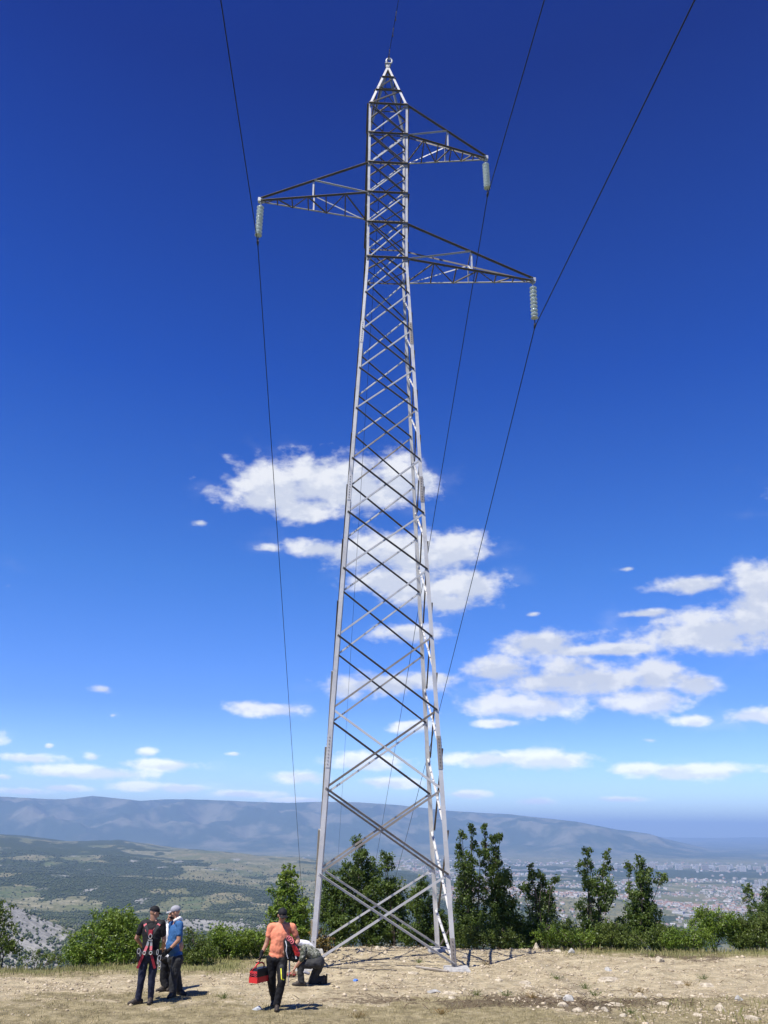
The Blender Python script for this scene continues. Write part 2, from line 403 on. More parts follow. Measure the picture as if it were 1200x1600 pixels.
def land_material():
    m, nt, b = new_mat('far_land'); L = nt.links.new
    tc = N(nt, 'ShaderNodeTexCoord'); P = tc.outputs['Object']
    def att(n_): return N(nt, 'ShaderNodeAttribute', attribute_name=n_).outputs['Fac']
    def noise(sc, det=5, ro=.55, mul=(1, 1, 0)):
        mm = N(nt, 'ShaderNodeVectorMath', operation='MULTIPLY', inp={0: P, 1: mul})
        return N(nt, 'ShaderNodeTexNoise', inp={'Vector': mm.outputs[0], 'Scale': sc, 'Detail': det, 'Roughness': ro}).outputs[0]
    vor = N(nt, 'ShaderNodeTexVoronoi', feature='F1', inp={'Vector': N(nt, 'ShaderNodeVectorMath', operation='MULTIPLY', inp={0: P, 1: (1, .55, 0)}).outputs[0], 'Scale': .0052})
    rmp = N(nt, 'ShaderNodeValToRGB'); rmp.color_ramp.interpolation = 'CONSTANT'
    sc = N(nt, 'ShaderNodeSeparateColor', inp={0: vor.outputs['Color']}); L(sc.outputs[0], rmp.inputs[0])
    e = rmp.color_ramp.elements; e[0].color = (.19, .17, .085, 1); e[1].position = .3; e[1].color = (.13, .135, .06, 1)
    for p_, c_ in ((.5, (.22, .19, .11)), (.65, (.085, .11, .045)), (.8, (.26, .235, .15)), (.92, (.13, .14, .06))):
        k = e.new(p_); k.color = (*c_, 1)
    base = mixc(nt, smooth(nt, noise(.012, 6), .35, .65), rmp.outputs[0], (.13, .13, .065))
    # scattered scrub dots on open land
    scrub = smooth(nt, noise(.055, 3, .7), .50, .60)
    base = mixc(nt, math_n(nt, 'MULTIPLY', scrub, .75), base, (.035, .05, .02))
    fcol = mixc(nt, smooth(nt, noise(.06, 4, .7), .35, .7), (.022, .034, .012), (.062, .074, .026))
    fm = smooth(nt, math_n(nt, 'ADD', att('forest'), math_n(nt, 'MULTIPLY', math_n(nt, 'SUBTRACT', noise(.02, 6, .65), .5), 1.1)), .40, .60)
    base = mixc(nt, fm, base, fcol)
    rk = smooth(nt, math_n(nt, 'ADD', att('rock'), math_n(nt, 'MULTIPLY', math_n(nt, 'SUBTRACT', noise(.035, 7, .72, (1, .5, 1.5)), .5), 2.2)), .42, .70)
    rcol = mixc(nt, smooth(nt, noise(.05, 6, .7, (.4, 1, 2.5)), .35, .65), (.31, .30, .27), (.17, .165, .15))
    base = mixc(nt, rk, base, rcol)
    uv = N(nt, 'ShaderNodeTexVoronoi', feature='F1', inp={'Vector': P, 'Scale': .045})
    us = N(nt, 'ShaderNodeSeparateColor', inp={0: uv.outputs['Color']})
    ur = N(nt, 'ShaderNodeValToRGB'); ur.color_ramp.interpolation = 'CONSTANT'; L(us.outputs[0], ur.inputs[0])
    e = ur.color_ramp.elements; e[0].color = (.05, .07, .035, 1); e[1].position = .5; e[1].color = (.20, .18, .15, 1)
    for p_, c_ in ((.7, (.10, .12, .06)), (.88, (.42, .40, .37)), (.95, (.26, .14, .09))):
        k = e.new(p_); k.color = (*c_, 1)
    um = smooth(nt, math_n(nt, 'ADD', att('urban'), math_n(nt, 'SUBTRACT', noise(.006, 5), .5)), .4, .6)
    base = mixc(nt, math_n(nt, 'MULTIPLY', um, .85), base, ur.outputs[0])
    # mountains: brown-green with bare patches
    mt = mixc(nt, smooth(nt, noise(.0009, 8, .66), .46, .62), (.035, .055, .032), (.15, .145, .10))
    base = mixc(nt, att('mount'), base, mt)
    L(base, b.inputs['Base Color']); b.inputs['Roughness'].default_value = .95; b.inputs['Specular IOR Level'].default_value = .1
    bp = N(nt, 'ShaderNodeBump', inp={'Strength': .9, 'Distance': 9., 'Height': noise(.03, 5, .65)}); L(bp.outputs[0], b.inputs['Normal'])
    return m

def build_land():
    azs = np.concatenate([np.linspace(-180, -42, 60, endpoint=False), np.linspace(-42, -30, 40, endpoint=False), np.linspace(-30, 30, 620, endpoint=False),
                          np.linspace(30, 42, 40, endpoint=False), np.linspace(42, 180, 61)])
    rs = np.concatenate([[.5, 8, 16, 24], np.geomspace(30, 1200, 110, endpoint=False), np.geomspace(1200, 12000, 300, endpoint=False), np.geomspace(12000, 75000, 170)])
    A, Rr = np.meshgrid(np.radians(azs), rs)
    x = Rr * np.sin(A); y = Rr * np.cos(A)
    z = H(x, y)
    z = np.where((np.abs(x) < 34) & (y > -12) & (y < 58), z - .6 - .0 * z, z)
    f, rk, ur = land_masks(x, y)
    mount = sstep(16500, 19500, Rr)
    me = npmesh('land', np.stack([x, y, z], -1).reshape(-1, 3), grid_faces(len(rs), len(azs))[:, ::-1], True,
                dict(forest=f.ravel(), rock=rk.ravel(), urban=ur.ravel(), mount=mount.ravel()))
    tag(link('valley_and_hills', me, land_material()), kind='structure')
build_land()

# ---- near ground -------------------------------------------------------------
def dry_mask(x, y):      # 1 = dry grass, 0 = bare soil
    n = fbm(x * .5, y * .8, 4, 111) * 1.0 + fbm(x * 2.5, y * 3, 3, 121) * .45
    bottom = sstep(19.2, 17.0, y + n * 1.6)
    right = sstep(23.6, 25.2, y + n * 1.4 - .12 * (x - 6)) * sstep(4.2, 6.0, x)
    right = np.maximum(right, .62 * sstep(3.0, 5.0, x + n) * sstep(21.5, 19.0, y + n * 1.5) * (np.abs(y - 19.4) > .35))
    left = sstep(20.2, 21.6, y - .32 * np.minimum(x + 4.5, 0) * 0 + n * .7 + .16 * (-x - 7)) * sstep(-2.0, -3.2, x)
    return np.clip(np.maximum(np.maximum(bottom, right), left) + .0, 0, 1)
def ground_material():
    m, nt, b = new_mat('bare_ground'); L = nt.links.new
    tc = N(nt, 'ShaderNodeTexCoord'); P = tc.outputs['Object']
    def noise(sc, det=5, ro=.55, mul=(1, 1, 1)):
        mm = N(nt, 'ShaderNodeVectorMath', operation='MULTIPLY', inp={0: P, 1: mul})
        return N(nt, 'ShaderNodeTexNoise', inp={'Vector': mm.outputs[0], 'Scale': sc, 'Detail': det, 'Roughness': ro}).outputs[0]
    dry = N(nt, 'ShaderNodeAttribute', attribute_name='dry').outputs['Fac']
    dirt = N(nt, 'ShaderNodeAttribute', attribute_name='dirt').outputs['Fac']
    green = N(nt, 'ShaderNodeAttribute', attribute_name='green').outputs['Fac']
    a = mixc(nt, smooth(nt, noise(1.1, 6, .6), .35, .68), (.60, .505, .325), (.46, .375, .235))
    a = mixc(nt, smooth(nt, noise(9, 5, .7), .50, .70, 0, .7), a, (.62, .56, .43))
    a = mixc(nt, smooth(nt, noise(26, 4, .7), .56, .68, 0, .65), a, (.22, .17, .11))
    g = mixc(nt, smooth(nt, noise(5, 6, .7), .38, .62), (.47, .395, .235), (.33, .275, .15))
    g = mixc(nt, smooth(nt, noise(45, 3, .7), .5, .66, 0, .6), g, (.17, .14, .075))
    gm = smooth(nt, math_n(nt, 'ADD', dry, math_n(nt, 'MULTIPLY', math_n(nt, 'SUBTRACT', noise(7, 6, .7), .5), 1.3)), .42, .62)
    c = mixc(nt, gm, a, g)
    mo = smooth(nt, noise(2.6, 9, .78), .36, .62, .66, 1.12)
    c = mixc(nt, 1.0, c, N(nt, 'ShaderNodeCombineColor', inp={0: mo, 1: mo, 2: mo}).outputs[0], 'MULTIPLY')
    gr = smooth(nt, math_n(nt, 'ADD', green, math_n(nt, 'SUBTRACT', noise(6, 5, .7), .5)), .45, .8)
    c = mixc(nt, math_n(nt, 'MULTIPLY', gr, .8), c, (.20, .21, .075))
    dm = smooth(nt, math_n(nt, 'ADD', dirt, math_n(nt, 'MULTIPLY', math_n(nt, 'SUBTRACT', noise(8, 6, .75), .5), 1.4)), .45, .62)
    c = mixc(nt, math_n(nt, 'MULTIPLY', dm, .8), c, (.13, .095, .06))
    sb = N(nt, 'ShaderNodeAttribute', attribute_name='scrub').outputs['Fac']  # slope scrub, and dark scrub added on unseen ground to cut bounce light
    c = mixc(nt, smooth(nt, math_n(nt, 'ADD', sb, math_n(nt, 'MULTIPLY', math_n(nt, 'SUBTRACT', noise(2.5, 5, .7), .5), .8)), .4, .6), c, mixc(nt, smooth(nt, noise(4, 5, .7), .4, .6), (.035, .05, .02), (.10, .10, .045)))
    L(c, b.inputs['Base Color']); b.inputs['Roughness'].default_value = .95; b.inputs['Specular IOR Level'].default_value = .15
    h = math_n(nt, 'ADD', noise(22, 6, .7), math_n(nt, 'MULTIPLY', noise(70, 3, .7), .5))
    bp = N(nt, 'ShaderNodeBump', inp={'Strength': 1., 'Distance': .06, 'Height': h}); L(bp.outputs[0], b.inputs['Normal'])
    return m
def build_ground():
    xs = np.concatenate([np.linspace(-34, -15, 60, endpoint=False), np.linspace(-15, 15, 560, endpoint=False), np.linspace(15, 34, 61)])
    ys = np.concatenate([np.linspace(-12, 14, 60, endpoint=False), np.linspace(14, 30, 300, endpoint=False), np.linspace(30, 58, 80)])
    X, Y = np.meshgrid(xs, ys); Z = H(X, Y)
    cl = fbm(X * 6, Y * 6, 3, 131); Z = Z + np.where((X > -15) & (X < 15) & (Y > 14) & (Y < 30), np.maximum(cl, 0) * .03 * (1 - dry_mask(X, Y)), 0)
    dry = dry_mask(X, Y)
    g1 = np.exp(-((X - 3.4) / 2.6) ** 2 - ((Y - 18.3) / .5) ** 2) * 1.15 + .45 * (fbm(X * .8, Y * 1.3, 4, 191) > .22)
    g2 = np.exp(-((X - 5.6) / 2.0) ** 2 - ((Y - 28.0) / .8) ** 2) * .9 + .6 * np.exp(-((X - 7.8) / 1.6) ** 2 - ((Y - 25.0) / .5) ** 2) + .75 * np.exp(-((X - 1.0) / 2.6) ** 2 - ((Y - 27.2) / .5) ** 2)
    dirt = np.clip(g1 + g2, 0, 1)
    green = np.clip(sstep(20.8, 22.4, Y + .0 * X + fbm(X, Y, 3, 141) * .5) * sstep(-2.5, -4, X) + sstep(24.4, 26.4, Y) * sstep(5.0, 7.0, X) * .8 + .28 * sstep(18.6, 17.4, Y) * (fbm(X * .8, Y * 1.5, 3, 201) > .05) + sstep(28.5, 31, Y) * .8, 0, 1)
    scrub = np.clip(sstep(0.2, 1.6, Y - edge_y(X)) + sstep(14.2, 11.5, Y) + sstep(13, 17, np.abs(X)), 0, 1)  # slope scrub, plus dark scrub added on unseen ground to cut bounce light
    me = npmesh('ground', np.stack([X, Y, Z], -1).reshape(-1, 3), grid_faces(len(ys), len(xs)), True, dict(dry=dry.ravel(), dirt=dirt.ravel(), green=green.ravel(), scrub=scrub.ravel()))
    tag(link('ground', me, ground_material()), kind='structure')
build_ground()

# ---- stones, grass, twigs ---------------------------------------------------
ico = bmesh.new(); bmesh.ops.create_icosphere(ico, subdivisions=1, radius=1); ico.verts.ensure_lookup_table()
IV = np.array([v.co[:] for v in ico.verts]); IF = np.array([[v.index for v in f.verts] for f in ico.faces]); ico.free()
def scatter_shapes(P, S, V0, F0, jit=.25, rot=True):
    n = len(P); k = len(V0)
    V = V0[None] * (1 + rng.uniform(-jit, jit, (n, k, 1)))
    V = V * S[:, None, :]
    if rot:
        a = rng.uniform(0, 2 * np.pi, n); c, s = np.cos(a)[:, None], np.sin(a)[:, None]
        V = np.stack([V[..., 0] * c - V[..., 1] * s, V[..., 0] * s + V[..., 1] * c, V[..., 2]], -1)
    V = V + P[:, None, :]
    Fc = F0[None] + (np.arange(n) * k)[:, None, None]
    return V.reshape(-1, 3), Fc.reshape(-1, F0.shape[1])
def gravel():
    n = 42000
    x = rng.uniform(-13, 15, n); y = rng.uniform(15.5, 28.5, n)
    w = (1 - dry_mask(x, y)) * (.25 + .75 * sstep(-.1, .4, fbm(x * .9, y * 1.6, 3, 151)))
    w = w + .9 * np.exp(-((y - 19.2 - .0 * x) / .45) ** 2) * sstep(0, 2, x) + .9 * np.exp(-((y - 17.2) / .8) ** 2) * sstep(3.6, 5, x) + 1.2 * np.exp(-((y - 27.0) / .7) ** 2) * sstep(-2, -1, x) * sstep(6, 4, x)
    k = rng.uniform(0, 1, n) < w; x, y = x[k], y[k]
    s = .009 + .024 * rng.random(len(x)) ** 3 * (1 + 1.2 * (rng.random(len(x)) < .12))
    z = H(x, y) + s * .2
    V, Fc = scatter_shapes(np.stack([x, y, z], -1), np.stack([s * rng.uniform(.8, 1.6, len(s)), s * rng.uniform(.8, 1.3, len(s)), s * rng.uniform(.45, .9, len(s))], -1), IV, IF, .22)
    m = leaf_mat('gravel_stone', (.22, .17, .105), (.38, .31, .20), (.50, .42, .30), 0.0)
    o = link('gravel', npmesh('gravel', V, Fc), m); tag(o, 'pale limestone chips scattered over the bare soil', 'gravel', kind='stuff')
gravel()
def rock_mesh(sx, sy, sz, seed, peak=0.):
    bm = bmesh.new(); bmesh.ops.create_icosphere(bm, subdivisions=3, radius=1)
    rr = random.Random(seed); dirs = [Vector((rr.uniform(-1, 1), rr.uniform(-1, 1), rr.uniform(-.6, 1))).normalized() for _ in range(9)]
    offs = [rr.uniform(.55, .9) for _ in dirs]
    for v in bm.verts:
        c = v.co.copy()
        for d, o_ in zip(dirs, offs):
            k = c.dot(d)
            if k > o_: c -= d * (k - o_) * .92
        c.z += peak * max(0, c.z) * (1 - abs(c.x))
        v.co = Vector((c.x * sx, c.y * sy, max(c.z, -.35) * sz)) * (1 + rr.uniform(-.015, .015))
    me = bpy.data.meshes.new('rock'); bm.to_mesh(me); bm.free()
    return me
def ground_at(px, py):               # point of the near ground seen at a pixel
    d = ray(px, py); t = CZ / -d.z
    for _ in range(12):
        p = O + d * t; t += (p.z - Hs(p.x, p.y)) / -d.z * .9
    p = O + d * t; return Vector((p.x, p.y, Hs(p.x, p.y)))
def rocks():
    spec = [ # px, py, width, height (m), label, grey, peak
     (838,1483,.22,.30,'tall pale upright rock standing at the grass edge below the right hand trees',0,.2),
     (1031,1503,.30,.22,'pale brown boulder on dry grass in front of the right hand bushes',0,.2),
     (950,1517,.20,.16,'dark grey stone with a pale top on the bare soil',1,0),
     (951,1531,.62,.10,'broad flat white slab lying on bare soil right of centre',0,0),
     (889,1563,.30,.19,'grey angular rock at the edge of the dark dirt patch',1,.1),
     (880,1572,.22,.14,'pale stone beside the grey angular rock',0,0),
     (1126,1579,.32,.20,'large cream stone near the bottom right corner',0,.2),
     (1155,1563,.16,.16,'narrow grey stone near the right edge',1,.1),
     (903,1580,.26,.12,'flat white stone below the grey angular rock',0,0),
     (960,1570,.40,.10,'long low cream stone in the bottom right dry grass',0,0),
     (1040,1570,.36,.12,'squat cream stone left of the large bottom right stone',0,0),
     (1178,1593,.38,.14,'flat pale stone in the bottom right corner',0,0),
     (703,1553,.30,.10,'low pale stone just in front of the right tower leg',0,0),
     (680,1550,.40,.08,'flat grey slab on the soil in front of the right tower leg',1,0),
     (645,1521,.34,.08,'flat brown stone lying between the tower legs',0,0),
     (727,1497,.22,.18,'white stone on the rubble right of the tower foot',0,.2),
     (870,1487,.30,.14,'white stone at the grass edge right of the tall upright rock',0,0),
     (892,1489,.22,.20,'small grey rock among weeds at the grass edge',1,.2),
     (563,1487,.26,.16,'pale stone in the rubble under the dark trees',0,0),
     (590,1484,.20,.18,'white stone behind the tower legs',0,.2),
     (705,1560,.20,.09,'small pale stone by the dark dirt patch',0,0),
     (1060,1537,.30,.12,'cream stone in the stony strip on the right',0,0),
     (1105,1541,.36,.12,'cream stone at the right end of the stony strip',0,0),
     (820,1536,.34,.10,'flat cream stone in the middle of the stony strip',0,0),
     (780,1533,.22,.10,'small cream stone at the left of the stony strip',0,0)]
    for i, (px, py, w, h, lab, g, pk) in enumerate(spec):
        p = ground_at(px, py); me = rock_mesh(w / 2 * 1.1, w / 2 * .85, h * .62, 100 + i, pk)
        o = link('rock', me, M['rock_grey'] if g else M['rock']); o.location = p - Vector((0, 0, h * .08)); o.rotation_euler.z = i * 1.3; tag(o, lab, 'rock')
    protos = [rock_mesh(.10, .08, .07, 300 + k) for k in range(6)]
    for k in protos: k.materials.append(M['rock'])
    zones = [('fist sized cream stone in the stony strip across the right half', 0.6, 11, 18.9, 19.9, 40, 'cream stones of the stony strip'),
             ('fist sized cream stone in the dry grass of the bottom right corner', 3.6, 8.5, 16.4, 18.0, 36, 'stones in the bottom right dry grass'),
             ('fist sized white stone in the rubble heap under the dark trees', -1.6, 5.2, 26.2, 27.6, 40, 'white rubble stones under the trees'),
             ('fist sized pale stone on the open bare soil around the tower', -6.5, 7, 19.6, 25.5, 40, 'stones on the open bare soil')]
    for lab, x0, x1, y0, y1, n, grp in zones:
        for k in range(n):
            x, y = rng.uniform(x0, x1), rng.uniform(y0, y1)
            o = bpy.data.objects.new('stone', protos[k % 6]); COL.objects.link(o)
            s = .22 + .75 * rng.random() ** 2.5; o.location = (x, y, Hs(x, y)); o.scale = (s * rng.uniform(.8, 1.4), s, s * rng.uniform(.7, 1.1)); o.rotation_euler.z = rng.uniform(0, 6)
            tag(o, lab, 'stone', grp)
rocks()
def blades(name, label, n, region, hmin, hmax, mats3, wfun, w=.004, lean=.5, rs=1):
    x = rng.uniform(region[0], region[1], n); y = rng.uniform(region[2], region[3], n)
    k = rng.uniform(0, 1, n) < wfun(x, y); x, y = x[k], y[k]; n = len(x)
    h = rng.uniform(hmin, hmax, n) * (.6 + .8 * rng.random(n) ** 2); a = rng.uniform(0, 2 * np.pi, n); z = H(x, y) - .005
    ln = rng.uniform(.1, 1, n) * lean; b = rng.uniform(0, 2 * np.pi, n); ww = w * rng.uniform(.6, 1.5, n)
    dx, dy = np.cos(a) * ww, np.sin(a) * ww; lx, ly = np.cos(b) * ln * h, np.sin(b) * ln * h
    v0 = np.stack([x - dx, y - dy, z], -1); v1 = np.stack([x + dx, y + dy, z], -1)
    v2 = np.stack([x + dx * .7 + lx * .4, y + dy * .7 + ly * .4, z + h * .6], -1); v3 = np.stack([x + lx, y + ly, z + h * (1 - .35 * ln)], -1)
    V = np.stack([v0, v1, v2, v3], 1).reshape(-1, 3); Fc = np.arange(n * 4).reshape(-1, 4)
    m = leaf_mat(name + '_blade', *mats3, .2)
    return tag(link(name, npmesh(name, V, Fc), m), label, 'grass', kind='stuff')
blades('dry_grass', 'short straw coloured dry grass along the bottom edge', 95000, (-9, 10.5, 15.2, 19.4), .02, .055, ((.38, .32, .17), (.50, .43, .25), (.30, .26, .12)),
       lambda x, y: dry_mask(x, y) * sstep(-.5, .3, fbm(x * 3, y * 3, 3, 161)) * .9 + .02, .0035)
blades('meadow_grass', 'dry yellow green grass at the edge of the plateau', 70000, (-13, 15, 20.5, 29.5), .03, .13, ((.34, .30, .13), (.44, .38, .19), (.20, .22, .07)),
       lambda x, y: dry_mask(x, y) * sstep(-.5, .4, fbm(x * 2, y * 2, 3, 171)) * .9, .006)
blades('green_grass', 'taller green grass in front of the bushes', 80000, (-14, 15, 16, 29), .04, .17, ((.17, .18, .05), (.26, .25, .09), (.38, .33, .16)),
       lambda x, y: (sstep(20.9, 22.6, y) * sstep(-2.6, -4.2, x) + sstep(24.6, 26.6, y) * sstep(4.5, 6.5, x) + .35 * sstep(4, 5, x) * sstep(19, 18.4, y)) * sstep(-.3, .4, fbm(x * 2, y * 2, 3, 181)), .007)
def twigs():
    mb = MB(); rr = random.Random(5)
    for i in range(420):
        z_ = rr.random()
        if z_ < .4: x, y = rr.gauss(3.6, 1.8), rr.gauss(18.3, .35)
        elif z_ < .6: x, y = rr.gauss(5.6, 1.6), rr.gauss(27.6, .5)
        elif z_ < .8: x, y = rr.gauss(1, 2.2), rr.gauss(26.9, .4)
        else: x, y = rr.uniform(-4, 10), rr.uniform(19, 26)
        a = rr.uniform(0, 6.28); l = rr.uniform(.06, .28); z = Hs(x, y) + .01
        p = Vector((x, y, z)); q = p + Vector((math.cos(a) * l, math.sin(a) * l, rr.uniform(0, .09))); mid = (p + q) / 2 + Vector((rr.uniform(-.03, .03), rr.uniform(-.03, .03), .02))
        mb.tube([p, mid, q], [.006, .005, .003], 5)
    tag(mb.build('twigs', simple('dead_twig', (.15, .10, .06), .9, 0, .5, 20)), 'dead broken twigs lying on the soil', 'twigs', kind='stuff')
twigs()
def weeds():
    spots = [(760,1508),(793,1556),(745,1555),(832,1560),(915,1545),(870,1530),(1075,1540),(1100,1530),(930,1556),(1000,1552),(985,1585),(655,1505),(690,1585),(1020,1495),(350,1560),(560,1590)]
    for i, (px, py) in enumerate(spots):
        p = ground_at(px, py); n = 60
        a = rng.uniform(0, 6.28, n); rd = rng.uniform(0, .17, n); h = rng.uniform(.015, .10, n)
        x = rd * np.cos(a); y = rd * np.sin(a); s = rng.uniform(.008, .018, n)
        c = np.stack([x * 1.2, y * 1.2, h], -1); t = rng.normal(size=(n, 3)); t /= np.linalg.norm(t, axis=1)[:, None]; b = np.cross(t, rng.normal(size=(n, 3))); b /= np.linalg.norm(b, axis=1)[:, None]
        V = np.stack([c - t * s[:, None], c + b * s[:, None] * .5, c + t * s[:, None], c - b * s[:, None] * .5], 1)
        st = np.stack([np.stack([x * .2 - .002, y * .2, h * 0 - .01], -1), np.stack([x * .2 + .002, y * .2, h * 0 - .01], -1), c + (.0015, 0, 0), c - (.0015, 0, 0)], 1)
        Vv = np.concatenate([V.reshape(-1, 3), st.reshape(-1, 3)])
        o = link('weed', npmesh('weed', Vv, np.arange(len(Vv)).reshape(-1, 4)), M['leaf_olive' if i % 3 else 'leaf_dry']); o.location = p
        tag(o, 'small ' + ('green' if i % 3 else 'dried brown') + ' weed growing out of the bare soil', 'weed', 'green weeds on the bare soil' if i % 3 else 'dried weeds on the bare soil')
weeds()
# ------------------------------------------------------------------ trees and bushes
def leaves(centres, radii, n_per, size, seed, up_bias=.25):
    g = np.random.default_rng(seed); nC = len(centres); n = nC * n_per
    c = np.repeat(centres, n_per, 0); r = np.repeat(radii, n_per)
    d = g.normal(size=(n, 3)); d /= np.linalg.norm(d, axis=1)[:, None]
    p = c + d * (r * g.random(n) ** .45)[:, None]
    nm = d * .8 + g.normal(size=(n, 3)) * .7; nm[:, 2] += up_bias; nm /= np.linalg.norm(nm, axis=1)[:, None]
    t = np.cross(nm, g.normal(size=(n, 3))); t /= np.linalg.norm(t, axis=1)[:, None]; b = np.cross(nm, t)
    s = size * g.uniform(.6, 1.35, n)
    t = t * s[:, None]; b = b * (s * .5)[:, None]
    V = np.stack([p - t, p - t * .15 + b - nm * (s * .12)[:, None], p + t, p - t * .15 - b - nm * (s * .12)[:, None]], 1).reshape(-1, 3)
    return V, np.arange(len(V)).reshape(-1, 4)
def tree(name, label, cat, base_px, Y, blobs, mat, leaf=.05, dens=1.0, seed=0, group=None, stems=4, thin=1.0, depth=.9):
    """blobs: (px, py, rx, ry) crown masses seen in the photograph, turned into real sizes at distance Y"""
    bx = at(base_px[0], base_px[1], Y).x; g0 = Hs(bx, Y); base = Vector((bx, Y, g0 - .05))
    root = thing(name, label, cat, base, group); rr = random.Random(seed); g = np.random.default_rng(seed + 5)
    C = []; Rd = []; tips_ = []
    for (px, py, rx, ry) in blobs:
        c = at(px, py, Y); k = (at(px + 10, py, Y) - c).length / 10; kz = (at(px, py - 10, Y) - c).length / 10
        ax, azz = rx * k, ry * kz; ay = (ax + azz) / 2 * depth if ry < rx * 2 else ax
        c = c + Vector((0, g.uniform(-.25, .25), 0)); tips_.append((c, ax, ay, azz))
        vol = ax * ay * azz; n = int(max(10, 620 * vol ** .72 * dens))
        d = g.normal(size=(n, 3)); d /= np.linalg.norm(d, axis=1)[:, None]; q = d * (g.random(n) ** .38)[:, None]
        lump = 1 + .22 * np.sin(d[:, 0] * 7 + seed) * np.sin(d[:, 2] * 6 + seed * 2)
        q = q * lump[:, None]
        C.append(np.stack([c.x + q[:, 0] * ax, c.y + q[:, 1] * ay, c.z + q[:, 2] * azz], -1))
        Rd.append(g.uniform(.07, .17, n) * min(1, .55 + ax))
    C = np.concatenate(C); Rd = np.concatenate(Rd)
    keep = C[:, 2] > H(C[:, 0], C[:, 1]) + .03; C = C[keep]; Rd = Rd[keep]
    V, Fc = leaves(C, Rd, 24, leaf * .88, seed)
    link('crown', npmesh('crown', V, Fc), M[mat], root)
    # woody frame: stems reach into every crown mass, twigs reach the leaf clusters
    mb = MB()
    stem_pts = []
    for j, (c, ax, ay, azz) in enumerate(tips_):
        s = base + Vector((rr.uniform(-.15, .15), rr.uniform(-.15, .15), 0)); top = c + Vector((0, 0, azz * .75))
        pts = [s.lerp(top, t) + Vector((rr.uniform(-.06, .06), rr.uniform(-.06, .06), 0)) * (1 if 0 < t < 1 else 0) + Vector((0, 0, math.sin(t * math.pi) * .12)) for t in (0, .2, .4, .6, .8, 1)]
        h = max((top - s).length, .3); r0 = .010 + .0065 * h
        mb.tube(pts, [r0 * (1 - .85 * t) * thin for t in (0, .2, .4, .6, .8, 1)], 6); stem_pts += pts[1:]
    sp = np.array([p[:] for p in stem_pts])
    for i in range(0, len(C), 7):
        c = C[i]; j = np.argmin(((sp - c) ** 2).sum(1) + (sp[:, 2] > c[2]) * .3); a = Vector(sp[j]); b = Vector(c)
        m_ = a.lerp(b, .5) + Vector((rr.uniform(-.05, .05), rr.uniform(-.05, .05), .03)); mb.tube([a, m_, b], [.010, .007, .003], 4, False)
    mb.build('trunk', M['bark'], root)
    return root
